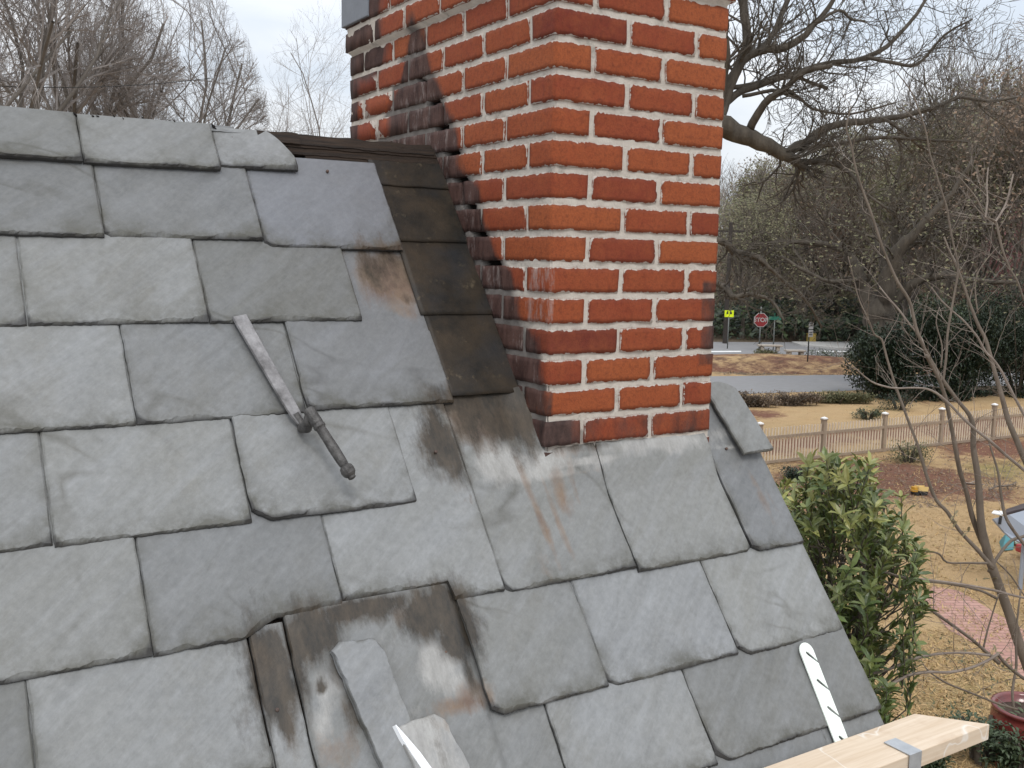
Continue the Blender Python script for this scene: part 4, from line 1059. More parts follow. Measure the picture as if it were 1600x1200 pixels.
# --- dark evergreen shrubs past the fence
def shrub(name, x, ybase, wpx, hpx, label, group, n, seed, m, leaf=.075, depth=.8, cat='shrub', gap=.0):
    rs = random.Random(seed); b0 = gnd(x, ybase); D = (b0-CAM).length; W = wpx*D/F/2; H = hpx*D/F
    e = empty(name, b0, label, cat, group); mb = MB(); st = MB()
    for k in range(7):
        a = rs.uniform(0, 6.28); st.tube([b0+Vector((.1*math.cos(a), .1*math.sin(a), -.05)), b0+Vector((W*.3*math.cos(a), W*.3*math.sin(a), H*.4)), b0+Vector((W*.55*math.cos(a), W*.55*math.sin(a), H*.75))], [.04, .03, .01], 5)
    lobes = [(rs.uniform(-.66, .66), rs.uniform(-.5, .5), rs.uniform(.12, .68), rs.uniform(.28, .42)) for _ in range(18)]+[(0, 0, .45, .55)]
    for _ in range(n):
        lx, ly, lz, lr = rs.choice(lobes)
        v = Vector((rs.gauss(0, 1), rs.gauss(0, 1), rs.gauss(0, 1))).normalized()*lr*(rs.random()**.35)
        if nz(v.x*4+lx*3, v.y*4, v.z*4+seed) < -.32: continue
        p = Vector((b0.x, b0.y, b0.z))
        rt = CR @ Vector((1, 0, 0)); fw = Vector((-rt.y, rt.x, 0))
        p = b0+rt*((lx+v.x)*W)+fw*((ly+v.y)*W*depth)+Vector((0, 0, max(.03, (lz+v.z*.95)*H)))
        d = Vector((rs.gauss(0, 1), rs.gauss(0, 1), rs.gauss(.4, .8))).normalized()
        leaf_card(mb, p, d, Vector((0, 0, 1)), leaf*rs.uniform(.7, 1.4), leaf*.5, (max(0, rs.gauss(.1, .2))*(.3+.9*max(0, v.z)), .15+.6*rs.random(), 0, 1))
    st.build('stem', BARK, e); mb.build('foliage', m, e); return e
SG = 'dark evergreen shrubs beyond the picket fence'
shrub('evergreen_shrub', 1385, 622, 125, 118, 'rounded near black evergreen shrub at the left end of the dark hedge', SG, 15000, 1, LEAF_DARK, .13)
shrub('evergreen_shrub', 1480, 622, 160, 150, 'broad dark evergreen shrub in the middle, lighter green on top', SG, 17000, 2, LEAF_DARK, .13)
shrub('evergreen_shrub', 1590, 618, 190, 165, 'dark evergreen shrub cut by the right picture edge', SG, 15000, 3, LEAF_DARK, .12)
shrub('evergreen_shrub', 1530, 575, 200, 110, 'greener feathery evergreen behind the broad dark shrub', SG, 9000, 4, LEAF_LOW, .16)
LGp = 'low clipped plants along the far lawn edge'
for k, (x, y_, w_, h_) in enumerate(((1165, 635, 100, 24), (1235, 633, 105, 22), (1310, 630, 110, 18))):
    shrub('low_hedge', x, y_, w_, h_, ('brown low hedge clump nearest the chimney', 'middle brown low hedge clump along the road edge', 'low hedge clump running into the shade of the dark shrubs')[k], LGp, 4200, 20+k, LEAF_BROWN if k < 2 else LEAF_OLIVE, .085, .35)
for k, (x, y_, w_, h_, m_, lab) in enumerate(((1420, 722, 70, 34, LEAF_OLIVE, 'sparse olive tuft growing in the red soil behind the fence rail'), (1355, 655, 60, 18, LEAF_LOW, 'low green plant at the fence behind the middle post'), (1405, 640, 70, 28, LEAF_DARK, 'small dark leafy shrub against the fence between two posts'), (1310, 566, 110, 22, LEAF_LOW, 'green ground plants beside the stone bench'), (1200, 557, 55, 12, LEAF_OLIVE, 'thin weeds under the stop sign'), (1540, 1192, 130, 70, LEAF_LOW, 'green garden plants below the end of the plank'), (1600, 1205, 80, 60, LEAF_LOW, 'leafy plant at the foot of the red pot'), (1448, 1205, 60, 40, LEAF_LOW, 'small leafy plant under the metal strap of the plank'), (1245, 752, 60, 22, LEAF_DARK, 'small dark plant at the foot of the fence'))):
    shrub('garden_plant', x, y_, w_, h_, lab, None, 1100 if y_ < 1000 else 900, 40+k, m_, .06 if y_ > 600 else .1, .8, 'plant')

# straw blades and litter that roughen the yard
STRAW = leaf_mat('straw_blade', (.48, .335, .175), (.40, .265, .125), (.34, .27, .10), .9, .2, .6)
def blades(name, n, xr, Yr, mat_, seed, sz, up, test=None):
    rs = random.Random(seed); mb = MB()
    for _ in range(n):
        Y = Yr[0]+(Yr[1]-Yr[0])*rs.random()**.8; X = rs.uniform(*xr)
        if test and not test(X, Y, rs): continue
        p = gnd(X, Y); p.z += .004
        if nz(p.x*1.3, p.y*1.3, seed) < -.25: continue
        d = Vector((rs.gauss(0, 1), rs.gauss(0, 1), abs(rs.gauss(0, up)))).normalized(); L_ = sz*rs.uniform(.5, 1.5); s_ = Vector((-d.y, d.x, 0)).normalized()*L_*.13
        c = (max(0, rs.gauss(.1, .3)), rs.uniform(.15, .85), 0, 1)
        mb.face(mb.vert(p-s_, c), mb.vert(p+s_, c), mb.vert(p+d*L_, c))
    return tag(mb.build(name, mat_), kind='stuff')
blades('dry_grass', 42000, (1180, 1680), (640, 1230), STRAW, 5, .07, .35)
blades('leaf_litter', 9000, (1180, 1680), (690, 800), LEAF_BROWN, 6, .08, .3, lambda X, Y, r: blob(X, Y, 1380, 752, 230, 40) > .3)
blades('grass_patch', 7000, (1400, 1680), (700, 1150), LEAF_LOW, 7, .06, .8, lambda X, Y, r: max(.8*blob(X, Y, 1560, 735, 90, 24), .4*blob(X, Y, 1480, 1080, 120, 80)) > r.random()*.8)
blades('mound_litter', 5000, (1130, 1330), (556, 586), LEAF_BROWN, 8, .14, .3)

# ================================================================== FENCE
FENCE_W = simple('tan_fence_wood', (.64, .55, .43), (.50, .41, .31), 5, .85, .3, .004, stretch=(3, 3, .6))
FENCE_D = simple('brown_post_wood', (.34, .27, .20), (.25, .19, .14), 5, .85, .3, .004, stretch=(3, 3, .6))
CAPW = simple('white_post_cap', (.80, .80, .79), (.70, .70, .69), 9, .4, .05)
fA = gnd(1188, 726); fB = gnd(1600, 682); fd = (fB-fA); FL = fd.length; fd.normalize(); fz = Vector((0, 0, 1)); fn = fd.cross(fz); FS = 1 if fn.dot(CAM-fA) > 0 else -1
def along(x):                                  # the spot of the fence line seen under column x
    lo, hi = -8.0, 40.0
    for _ in range(40):
        m_ = (lo+hi)/2; p = fA+fd*m_
        if px(p+fz*.5)[0] < x: lo = m_
        else: hi = m_
    return lo
fence = empty('picket_fence', fA, 'tan wooden picket fence with white capped posts across the yard', 'fence')
ps = [along(x) for x in (1186, 1286, 1381, 1470, 1552)]; gap_ = (ps[4]-ps[0])/4
ps = [ps[0]-2*gap_, ps[0]-gap_]+ps+[ps[4]+gap_, ps[4]+2*gap_, ps[4]+3*gap_]
FH = .92
def obox(mb, c, sx, sy, sz):                   # box along the fence direction
    M_ = Matrix((fd, fn, fz)).transposed().to_4x4(); M_.translation = c; mb.box((-sx/2, -sy/2, 0), (sx/2, sy/2, sz), M_)
for i, s_ in enumerate(ps):
    p = fA+fd*s_; mb = MB(); obox(mb, p, .11, .11, FH+.10); obox(mb, p+fz*(FH+.10), .15, .15, .025)
    po = mb.build('post', FENCE_D, fence); cb_ = MB(); c = p+fz*(FH+.125); M_ = Matrix((fd, fn, fz)).transposed().to_4x4(); M_.translation = c
    b0 = [cb_.vert(M_ @ Vector(q)) for q in ((-.065, -.065, 0), (.065, -.065, 0), (.065, .065, 0), (-.065, .065, 0))]; b1 = [cb_.vert(M_ @ Vector(q)) for q in ((-.065, -.065, .025), (.065, -.065, .025), (.065, .065, .025), (-.065, .065, .025))]; tp = cb_.vert(M_ @ Vector((0, 0, .06)))
    cb_.face(*b0[::-1])
    for k in range(4): cb_.face(b0[k], b0[(k+1) % 4], b1[(k+1) % 4], b1[k]); cb_.face(b1[k], b1[(k+1) % 4], tp)
    cb_.build('post_cap', CAPW, po)
    if i == len(ps)-1: break
    a, b = s_+.055, ps[i+1]-.055; rl = MB()
    for zr_, hh in ((.02, .07), (FH-.27, .07)):
        obox(rl, fA+fd*((a+b)/2)+fz*zr_+fn*.03*FS, b-a, .04, hh)
    rl.build('rail', FENCE_D, fence)
    pk = MB(); n = int((b-a)/.105)
    for k in range(n):
        q = a+(b-a)*(k+.5)/n; hh = FH+random.uniform(-.008, .008)
        obox(pk, fA+fd*q+fz*.05-fn*.002*FS, .036, .022, hh-.05)
    pk.build('picket_panel', FENCE_W, fence)

# ================================================================== STREET THINGS
POST_G = simple('galvanised_post', (.20, .21, .20), (.12, .13, .12), 12, .6, .1, .002, metal=.2)
rt_ = Vector((math.cos(R(-32)), math.sin(R(-32)), 0)); fw_ = Vector((-rt_.y, rt_.x, 0))       # to the right / away
FACE = Matrix((rt_, Vector((0, 0, 1)), -fw_)).transposed()                                    # x right, y up, z to viewer
def board(name, outline, c, m, parent, th=.02, rot=None):
    mb = MB(); M_ = FACE if rot is None else FACE @ rot
    a = [mb.vert(c+M_ @ Vector((x, y, 0))) for x, y in outline]; b = [mb.vert(c+M_ @ Vector((x, y, -th))) for x, y in outline]; n = len(a)
    mb.face(*a); mb.face(*b[::-1])
    for i in range(n): mb.face(b[i], b[(i+1) % n], a[(i+1) % n], a[i])
    return mb.build(name, m, parent)
def text(name, body, size, c, m, parent, sy=1):
    cu = bpy.data.curves.new(name, 'FONT'); cu.body = body; cu.size = size; cu.align_x = 'CENTER'; cu.align_y = 'CENTER'; cu.extrude = .003; cu.offset = size*.02
    cu.materials.append(m); o = bpy.data.objects.new(name, cu); C.objects.link(o)
    o.matrix_world = Matrix.Translation(c) @ FACE.to_4x4()
    dg = bpy.context.evaluated_depsgraph_get(); me = bpy.data.meshes.new_from_object(o.evaluated_get(dg)); bpy.data.objects.remove(o)
    q = bpy.data.objects.new(name, me); C.objects.link(q); M_ = Matrix.Translation(c) @ FACE.to_4x4(); me.transform(M_); q.parent = parent; q.matrix_parent_inverse = Matrix.Translation(world_loc(parent)).inverted(); return q
RED = simple('sign_red', (.25, .028, .032), (.20, .025, .028), 5, .5, .05); WHT = simple('sign_white', (.42, .41, .40), (.34, .33, .32), 6, .5, .05)
LIME = simple('fluorescent_yellow', (.72, .85, .02), (.66, .8, .02), 5, .45, .05); BLK = simple('sign_black', (.02, .02, .02), (.03, .03, .03), 5, .5, .05)
GRN = simple('sign_green', (.03, .16, .11), (.025, .13, .09), 5, .5, .05); OCH = simple('ochre_box', (.38, .28, .07), (.30, .21, .06), 6, .6, .1)
def pole(base, h, r, parent, m=POST_G, name='post'):
    mb = MB(); mb.tube([base+Vector((0, 0, -.05)), base+Vector((0, 0, h))], r, 8); return mb.build(name, m, parent, smooth=True)
octa = lambda r: [(r*math.cos(R(22.5+45*i)), r*math.sin(R(22.5+45*i))) for i in range(8)]
b0 = gnd(1186, 549); sg = empty('stop_sign', b0, 'red octagonal STOP sign on its post by the far road', 'sign')
pole(b0, 2.6, .045, sg); c = b0+Vector((0, 0, 1.98+.0))-fw_*.06
D_ = (b0-CAM).length; zc = at(1187, 497, D_).z; c.z = zc
fp = board('face', octa(.44), c, WHT, sg, .01); board('red_field', octa(.40), c-fw_*.006, RED, sg, .004); text('lettering', 'STOP', .34, c-fw_*.012, WHT, sg)
b0 = gnd(1208, 547); sg = empty('street_name_sign', b0, 'small green street name plate on a slim grey post beside the stop sign', 'sign')
D_ = (b0-CAM).length; zc = at(1210, 494, D_).z; pole(b0, zc-b0.z+.1, .035, sg)
board('name_plate', [(-.36, -.10), (.36, -.10), (.36, .10), (-.36, .10)], Vector((b0.x, b0.y, zc))-fw_*.05, GRN, sg, .01)
board('cross_plate', [(-.30, -.09), (.30, -.09), (.30, .09), (-.30, .09)], Vector((b0.x, b0.y, zc+.22)), GRN, sg, .01, Matrix.Rotation(R(70), 3, 'Y'))
b0 = gnd(1261, 578); D_ = (b0-CAM).length; sg = empty('parking_sign', b0, 'tall narrow white notice sign on a thin dark post by the stone bench', 'sign')
zt2 = at(1261, 499, D_).z; zb2 = at(1261, 521, D_).z; pole(b0, zt2-b0.z, .03, sg, BLK)
hh = (zt2-zb2); wv = .11
cc = Vector((b0.x, b0.y, (zt2+zb2)/2))-fw_*.05+rt_*.06
board('sign_panel', [(-wv, -hh/2), (wv, -hh/2), (wv, -.02), (-wv, -.02)], cc, WHT, sg, .01); board('sign_panel', [(-wv, .02), (wv, .02), (wv, hh/2), (-wv, hh/2)], cc, WHT, sg, .01)
for yy in (-.25, -.15, .18, .28): board('printed_bar', [(-wv*.7, yy-.02), (wv*.7, yy-.02), (wv*.7, yy+.02), (-wv*.7, yy+.02)], cc-fw_*.006, BLK, sg, .003)
b0 = gnd(1267, 536); D_ = (b0-CAM).length; ub = empty('utility_box', b0, 'ochre yellow utility box behind the narrow sign post', 'box')
mb = MB(); M_ = Matrix((rt_, fw_, Vector((0, 0, 1)))).transposed().to_4x4(); M_.translation = b0
mb.box((-.26, -.2, 0), (.26, .2, .58), M_); mb.build('cabinet', OCH, ub, bevel=.02); mb = MB(); mb.box((-.28, -.22, .581), (.28, .22, .63), M_); mb.build('lid', OCH, ub, bevel=.01)
# utility pole with the lime warning sign
PW = simple('creosote_pole', (.06, .05, .045), (.035, .03, .026), 4, .9, .3, .01, stretch=(1, 1, .2))
b0 = gpos(1138, 64); b0.z = GZ; pl_ = empty('utility_pole', b0, 'dark slim utility pole just right of the chimney', 'pole'); 
mb = MB(); mb.tube([b0+Vector((0, 0, -.1)), b0+Vector((.03, 0, 4)), b0+Vector((.05, 0, 7.6))], [.16, .14, .11], 10); mb.build('shaft', PW, pl_)
mb = MB(); M_.translation = b0+Vector((0, 0, 7.0)); mb.box((-.9, -.06, 0), (.9, .06, .12), M_); mb.build('crossarm', PW, pl_)
b1 = gpos(1142.5, 60); b1.z = GZ; wsn = empty('warning_sign', b1, 'fluorescent yellow green warning sign half hidden by the chimney corner', 'sign')
zc = at(1143, 488, (b1-CAM).length).z; pole(b1, zc-b1.z, .035, wsn); cc = Vector((b1.x, b1.y, zc))-fw_*.05
board('face', [(-.27, -.2), (.27, -.2), (.27, .2), (-.27, .2)], cc, LIME, wsn, .01)
for ox in (-.11, .10):                          # two small walking figures as plain pictogram shapes
    board('pictogram', [(ox-.06, -.02), (ox+.06, -.02), (ox+.05, .10), (ox-.05, .10)], cc-fw_*.008, BLK, wsn, .003)
    board('pictogram', [(ox+.03*math.cos(k*.785), .145+.03*math.sin(k*.785)) for k in range(8)], cc-fw_*.008, BLK, wsn, .003)
# wires
WIRE = simple('black_cable', (.03, .03, .03), (.05, .05, .05), 5, .6, .05)
def cable(name, a, b, sag, r, lab):
    mb = MB(); mb.tube([a.lerp(b, t/14)-Vector((0, 0, sag*4*(t/14)*(1-t/14))) for t in range(15)], r, 5); tag(mb.build(name, WIRE), lab, 'cable')
cable('overhead_wire', at(-120, 126, 42), at(330, 122, 46), .35, .018, 'thin dark overhead wire crossing the bare trees at upper left')
PALEW = simple('pale_cable', (.42, .42, .42), (.32, .32, .32), 5, .6, .05)
# stone benches on the island
STONE = simple('pale_stone', (.42, .38, .33), (.32, .28, .24), 4, .9, .4, .01)
def bench(x, y, w_, hgt, lab, ang=0, legs=True):
    b_ = gnd(x, y); b_.z = GZ+.30 if legs else GZ+.42; Rm = Matrix.Rotation(ang, 3, 'Z'); e = empty('stone_bench', b_, lab, 'bench', 'stone benches on the bare soil island')
    M_ = (Matrix((Rm @ rt_, Rm @ fw_, Vector((0, 0, 1)))).transposed()).to_4x4(); M_.translation = b_
    mb = MB(); mb.box((-w_/2, -.22, hgt), (w_/2, .22, hgt+.09), M_); mb.build('slab', STONE, e, bevel=.02)
    for sx in (-.32, .32):
        mb = MB(); mb.box((sx*w_-.09, -.16, -.1), (sx*w_+.09, .16, hgt-.002), M_); mb.build('leg', STONE, e, bevel=.02)
bench(1241, 571, 1.0, .40, 'pale stone bench with two block legs beside the narrow white sign', .12)
bench(1202, 557, 1.35, .14, 'long low pale stone bench under the stop sign', 0, False)
# houses far behind the wood
def far_house(x, D, w_, wallh, roofh, lab, wallc, roofc, up=0, ang=0):
    b_ = gpos(x, D); e = empty('far_house', b_, lab, 'house'); Rm = Matrix.Rotation(ang, 3, 'Z')
    M_ = (Matrix((Rm @ rt_, Rm @ fw_, Vector((0, 0, 1)))).transposed()).to_4x4(); M_.translation = b_+Vector((0, 0, up))
    mb = MB(); P = [(-w_/2, -1.), (w_/2, -1.), (w_/2, wallh), (0, wallh+roofh), (-w_/2, wallh)]
    a = [mb.vert(M_ @ Vector((x_, 0, z_))) for x_, z_ in P]; b2 = [mb.vert(M_ @ Vector((x_, 8, z_))) for x_, z_ in P]; mb.face(*a); mb.face(*b2[::-1])
    for i in (0, 1, 4): mb.face(a[i], b2[i], b2[(i+1) % 5], a[(i+1) % 5])
    mb.build('wall', wallc, e)
    for s_ in (-1, 1):
        mb = MB(); ex = w_/2+.35; sl = roofh/(w_/2)
        q = [Vector((0, -.35, wallh+roofh+.05)), Vector((0, 8.3, wallh+roofh+.05)), Vector((s_*ex, 8.3, wallh+roofh+.05-sl*ex)), Vector((s_*ex, -.35, wallh+roofh+.05-sl*ex))]
        slab(mb, [M_ @ v for v in (q if s_ < 0 else q[::-1])], -.16, Vector((0, 0, 1))); mb.build('roof', roofc, e)
        mb = MB(); t0 = M_ @ Vector((0, -.40, wallh+roofh+.0)); t1 = M_ @ Vector((s_*ex, -.40, wallh+roofh-sl*ex)); mb.tube([t0, t1], .13, 4); mb.build('rake_trim', WHT, e)
    for sx in (-w_*.22, w_*.22):
        mb = MB(); mb.box((sx-.4, -.05, wallh*.35), (sx+.4, .02, wallh*.35+1.2), M_); f_ = mb.build('window', WHT, e); mb = MB(); mb.box((sx-.33, -.07, wallh*.35+.07), (sx+.33, -.052, wallh*.35+1.13), M_); mb.build('pane', BLK, f_)
HW1 = simple('pale_siding', (.22, .22, .21), (.17, .17, .165), 2, .8, .1); HR = simple('grey_shingle', (.12, .12, .125), (.09, .09, .095), 4, .9, .3)
far_house(1191, 92, 2.6, 1.2, 1.9, 'pale gabled house seen through branches above the stop sign', HW1, HR, up=at(1190, 438, 92).z-gpos(1191, 92).z-3.1)
far_house(1303, 80, 3.0, .8, .8, 'low pale roofed house glimpsed left of the forked oak', HW1, simple('pale_roof', (.22, .20, .22), (.17, .16, .17), 3, .9, .2), at(1303, 470, 80).z-gpos(1303, 80).z-1.6, .3)

# ================================================================== YARD THINGS
TOY = simple('yellow_plastic', (.55, .30, .035), (.48, .25, .03), 9, .5, .05); TYRE = simple('black_plastic', (.02, .02, .02), (.03, .03, .03), 9, .6, .1)
b0 = gnd(1436, 773); tt = empty('toy_dump_truck', b0, 'small yellow toy dump truck left on the red soil', 'toy truck'); M_ = Matrix((rt_, fw_, Vector((0, 0, 1)))).transposed().to_4x4() @ Matrix.Rotation(.25, 4, 'Z'); M_.translation = b0
S = .17
mb = MB(); mb.box((-S, -.07, .045), (S, .07, .075), M_); mb.build('chassis', TYRE, tt, bevel=.005)
mb = MB(); mb.box((-S, -.065, .077), (-S*.45, .065, .19), M_); mb.box((-S*1.12, -.06, .077), (-S-.001, .06, .125), M_); mb.build('cab', TOY, tt, bevel=.008)
mb = MB(); q = [(-S*.38, .10), (S*.95, .085), (S*1.08, .185), (-S*.46, .20), ]
for y0, y1 in ((-.08, -.07), (.07, .08)):
    a = [mb.vert(M_ @ Vector((x, y0, z))) for x, z in q]; b = [mb.vert(M_ @ Vector((x, y1, z))) for x, z in q]; mb.face(*a); mb.face(*b[::-1])
    for i in range(4): mb.face(b[i], b[(i+1) % 4], a[(i+1) % 4], a[i])
mb.box((-S*.38, -.069, .10), (S*.95, .069, .11), M_); mb.box((-S*.46, -.069, .112), (-S*.38, .069, .215), M_); mb.build('dump_bed', simple('pale_yellow_plastic', (.72, .55, .25), (.62, .42, .14), 7, .5, .05), tt)
for sx in (-.11, .04, .11):
    for sy in (-.085, .085):
        mb = MB(); W_ = M_ @ Matrix.Translation((sx, sy, .04)) @ Matrix.Rotation(R(90), 4, 'X'); mb.lathe([(.01, -.016), (.04, -.016), (.04, .016), (.01, .016)], W_, 14); mb.build('wheel', TYRE, tt)
# grey play house with a dark roof edge, teal and red toys below it
GREYP = simple('grey_blue_panel', (.30, .33, .38), (.26, .29, .34), 3, .5, .05); TEAL = simple('teal_plastic', (.06, .22, .24), (.05, .18, .20), 5, .5, .05); REDP = simple('red_plastic', (.38, .05, .05), (.30, .04, .04), 5, .5, .05)
def quadbox(name, P, th, m, parent, bev=.01):
    a = [Vector(p) for p in P]; n_ = (a[1]-a[0]).cross(a[2]-a[0]).normalized(); mb = MB(); slab(mb, a, th, n_); return mb.build(name, m, parent, bevel=bev)
DP = 15.5
b0 = gnd(1600, 868); ph = empty('play_table', b0, 'grey panelled play structure with dark top edge and white corner cap at the right edge', 'play structure')
w2 = lambda x, y, D=DP: at(x, y, D)
quadbox('side_panel', [w2(1549, 812), w2(1545+22, 832), w2(1578, 842, DP-.1), w2(1700, 900, DP-.4), w2(1700, 770, DP+.5), w2(1574, 806)][::-1], .04, GREYP, ph)
quadbox('top_trim', [w2(1570, 806), w2(1700, 772, DP+.5), w2(1700, 757, DP+.9), w2(1572, 800, DP+.3)][::-1], .05, simple('dark_trim', (.07, .05, .05), (.05, .04, .04), 5, .6), ph)
quadbox('corner_cap', [w2(1549, 803), w2(1566, 806.5), w2(1569, 801, DP+.2), w2(1552, 800, DP+.2)][::-1], .03, CAPW, ph)
mb = MB(); mb.tube([w2(1564, 806, DP-.05), w2(1562, 819, DP-.05)], .022, 8); mb.build('latch', BLK, ph)
for x in (1600, 1690): p = w2(x, 850, DP); mb = MB(); mb.tube([p, Vector((p.x, p.y, GZ))], .035, 8); mb.build('leg', GREYP, ph)
b0 = gnd(1580, 858); tb_ = empty('toy_bin', b0, 'teal toy bin with pale lid below the grey play structure', 'toy bin')
quadbox('bin', [gnd(1566, 862)+Vector((0, 0, .02)), gnd(1584, 860)+Vector((0, 0, .02)), gnd(1584, 846)+Vector((0, 0, .32)), gnd(1571, 850)+Vector((0, 0, .22))], .25, TEAL, tb_)
quadbox('lid', [gnd(1585, 855)+Vector((0, 0, .10)), gnd(1640, 860)+Vector((0, 0, .10)), gnd(1640, 846)+Vector((0, 0, .28)), gnd(1586, 843)+Vector((0, 0, .28))], .05, simple('pale_blue_plastic', (.40, .52, .55), (.45, .56, .42), 6, .4), tb_)
b0 = gnd(1600, 872); rc_ = empty('toy_wagon', b0, 'red toy wagon body at the right edge under the teal bin', 'toy wagon')
M_.translation = b0+rt_*.35; mb = MB(); mb.box((-.45, -.2, .1), (.5, .2, .24), M_); mb.build('body', REDP, rc_, bevel=.03)
for sx in (-.3, .35):
    mb = MB(); mb.lathe([(.02, -.02), (.08, -.02), (.08, .02), (.02, .02)], M_ @ Matrix.Translation((sx, -.22, .08)) @ Matrix.Rotation(R(90), 4, 'X'), 14); mb.build('wheel', TYRE, rc_)
# red glazed pot
GLAZE = simple('oxblood_glaze', (.17, .028, .025), (.11, .022, .02), 5, .18, .15, .01, .7)
b0 = gnd(1603, 1178); pt = empty('flower_pot', b0, 'glazed dark red flower pot with dry soil at lower right', 'flower pot'); M_ = Matrix.Translation(b0)
rp_ = .37
mb = MB(); mb.lathe([(rp_*.5, 0), (rp_*.58, .02), (rp_*.86, .16), (rp_*1.0, .30), (rp_*.98, .42), (rp_*.92, .47), (rp_*.99, .485), (rp_*1.0, .52), (rp_*.93, .525), (rp_*.86, .50), (rp_*.86, .42)], M_, 40); mb.build('bowl', GLAZE, pt, smooth=True)
mb = MB(); mb.lathe([(.01, .41), (rp_*.86, .425), (.02, .44)], M_, 30); mb.build('soil', simple('potting_soil', (.05, .035, .028), (.09, .06, .045), 30, .95, .8, .02), pt)
mb = MB(); rs = random.Random(3)
for k in range(26):
    a = rs.uniform(0, 6.28); p = b0+Vector((rs.uniform(-.2, .2), rs.uniform(-.2, .2), .44)); d = Vector((math.cos(a), math.sin(a), .35)).normalized(); leaf_card(mb, p, d, Vector((0, 0, 1)), rs.uniform(.08, .16), .04, (.3, .6, 0, 1))
mb.build('foliage', LEAF_LOW, pt)
CLAY = simple('clay_bits', (.30, .10, .06), (.22, .08, .05), 8, .9, .3)
for k, (x, y, rz) in enumerate(((1560, 1178, .5), (1578, 1196, -.3))):
    b0 = gnd(x, y); mb = MB(); M_ = Matrix.Translation(b0+Vector((0, 0, .03))) @ Matrix.Rotation(rz, 4, 'Z'); mb.tube([M_ @ Vector((-.16, 0, 0)), M_ @ Vector((0, .02, .01)), M_ @ Vector((.17, 0, .0))], [.03, .034, .026], 6)
    tag(mb.build('clay_edging', CLAY), ('reddish clay edging piece on the ground left of the red pot', 'reddish clay edging piece lying nearest the picture bottom by the red pot')[k], 'edging')
# fallen dead branches on the red soil
rs = random.Random(12)
for k, (x, y, a) in enumerate(((1503, 757, 0), (1545, 768, .1))):
    b0 = gnd(x, y)+Vector((0, 0, .04)); T = Tree(70+k, None, trop=-.01, crook=.12, minr=.006)
    T.grow(b0, (rt_*math.cos(a)+fw_*math.sin(a)).normalized(), 1.1, .03, 3, 4, (5, 5, 5, 5), (.4, .9), .5, .1)
    e = empty('fallen_branch', b0, ('grey brown fallen branch on the red soil left of the sapling stem', 'reddish fallen branch on the soil right of the sapling stem')[k], 'branch'); T.tw.build('branch', SAPBARK if k else SAPPALE, e)

# ================================================================== LAUREL BUSH beside the gable
rs = random.Random(77); lb = MB(); st = MB()
BD = 5.0; base = at(1300, 1000, BD); base.z = GZ
bush = empty('laurel_bush', base, 'tall green laurel bush growing beside the slate verge', 'bush')
def env_w(y):                                   # left/right reach by height on the picture
    P = ((705, 1285, 1345), (740, 1225, 1385), (800, 1185, 1425), (860, 1190, 1438), (930, 1200, 1448), (1000, 1215, 1440), (1060, 1230, 1430), (1120, 1235, 1430), (1250, 1240, 1425))
    for (ya, a, b), (yb, c, d) in zip(P, P[1:]):
        if y <= yb: t = (y-ya)/(yb-ya); t = max(0, t); return a+(c-a)*t, b+(d-b)*t
    return P[-1][1], P[-1][2]
stems = []
for k in range(9):
    a = rs.uniform(0, 6.28); top = at(rs.uniform(1230, 1390), rs.uniform(760, 900), BD+rs.uniform(-.4, .5)); m_ = base.lerp(top, .5)+Vector((rs.gauss(0, .08), rs.gauss(0, .08), 0))
    st.tube([base+Vector((.12*math.cos(a), .12*math.sin(a), -.05)), base.lerp(m_, .5), m_, m_.lerp(top, .6), top], [.03, .026, .02, .013, .006], 7); stems.append((m_, top))
for k in range(680):
    y = 712+rs.random()**.9*560; xl, xr = env_w(y); u_ = rs.random(); x = xl+(xr-xl)*u_; dc = (u_-.5)*2
    D = BD+rs.uniform(-.55, .55)*math.sqrt(max(.05, 1-dc*dc*.8)); tip = at(x, y, D)
    if nz(x*.021, y*.017, 5) < -.10: continue
    axis = at(1310, y+60, BD); out_ = (tip-axis); out_.z = 0
    d = (out_.normalized()*rs.uniform(.1, .9)+Vector((rs.gauss(0, .25), rs.gauss(0, .25), 1.0))).normalized(); ln = rs.uniform(.16, .34)
    p0 = tip-d*ln; p0 -= Vector((0, 0, .0)); mid = p0.lerp(tip, .5)+Vector((rs.gauss(0, .01), rs.gauss(0, .01), 0))
    anc = p0-Vector((out_.x*.3, out_.y*.3, rs.uniform(.05, .15)))
    st.tube([anc, p0, mid, tip], [.0045, .0034, .0028, .0018], 4, cap=False)
    n = int(ln/.022); ph_ = rs.uniform(0, 6.28); newg = max(.12, .8-abs(y-740)/220) if rs.random() < .65 else .08
    for i in range(n+4):
        t = min(1, i/n); p = p0.lerp(tip, t) if i <= n else tip.copy(); a = ph_+i*2.4; el = 1.25-.55*t if i <= n else .55
        o_ = d.orthogonal().normalized(); o_ = Matrix.Rotation(a, 3, d) @ o_
        ld = (o_*math.cos(el)+d*math.sin(el)+Vector((0, 0, -.10*(1-t)))).normalized()
        c = (min(1, max(0, newg*rs.uniform(.3, 1)*t+rs.gauss(.05, .08))), rs.uniform(.15, .95), 0, 1)
        leaf_card(lb, p, ld, d, rs.uniform(.050, .10), rs.uniform(.018, .032), c, .22)
st.build('stem', BARK, bush); lb.build('foliage', LEAF_LAUREL, bush)

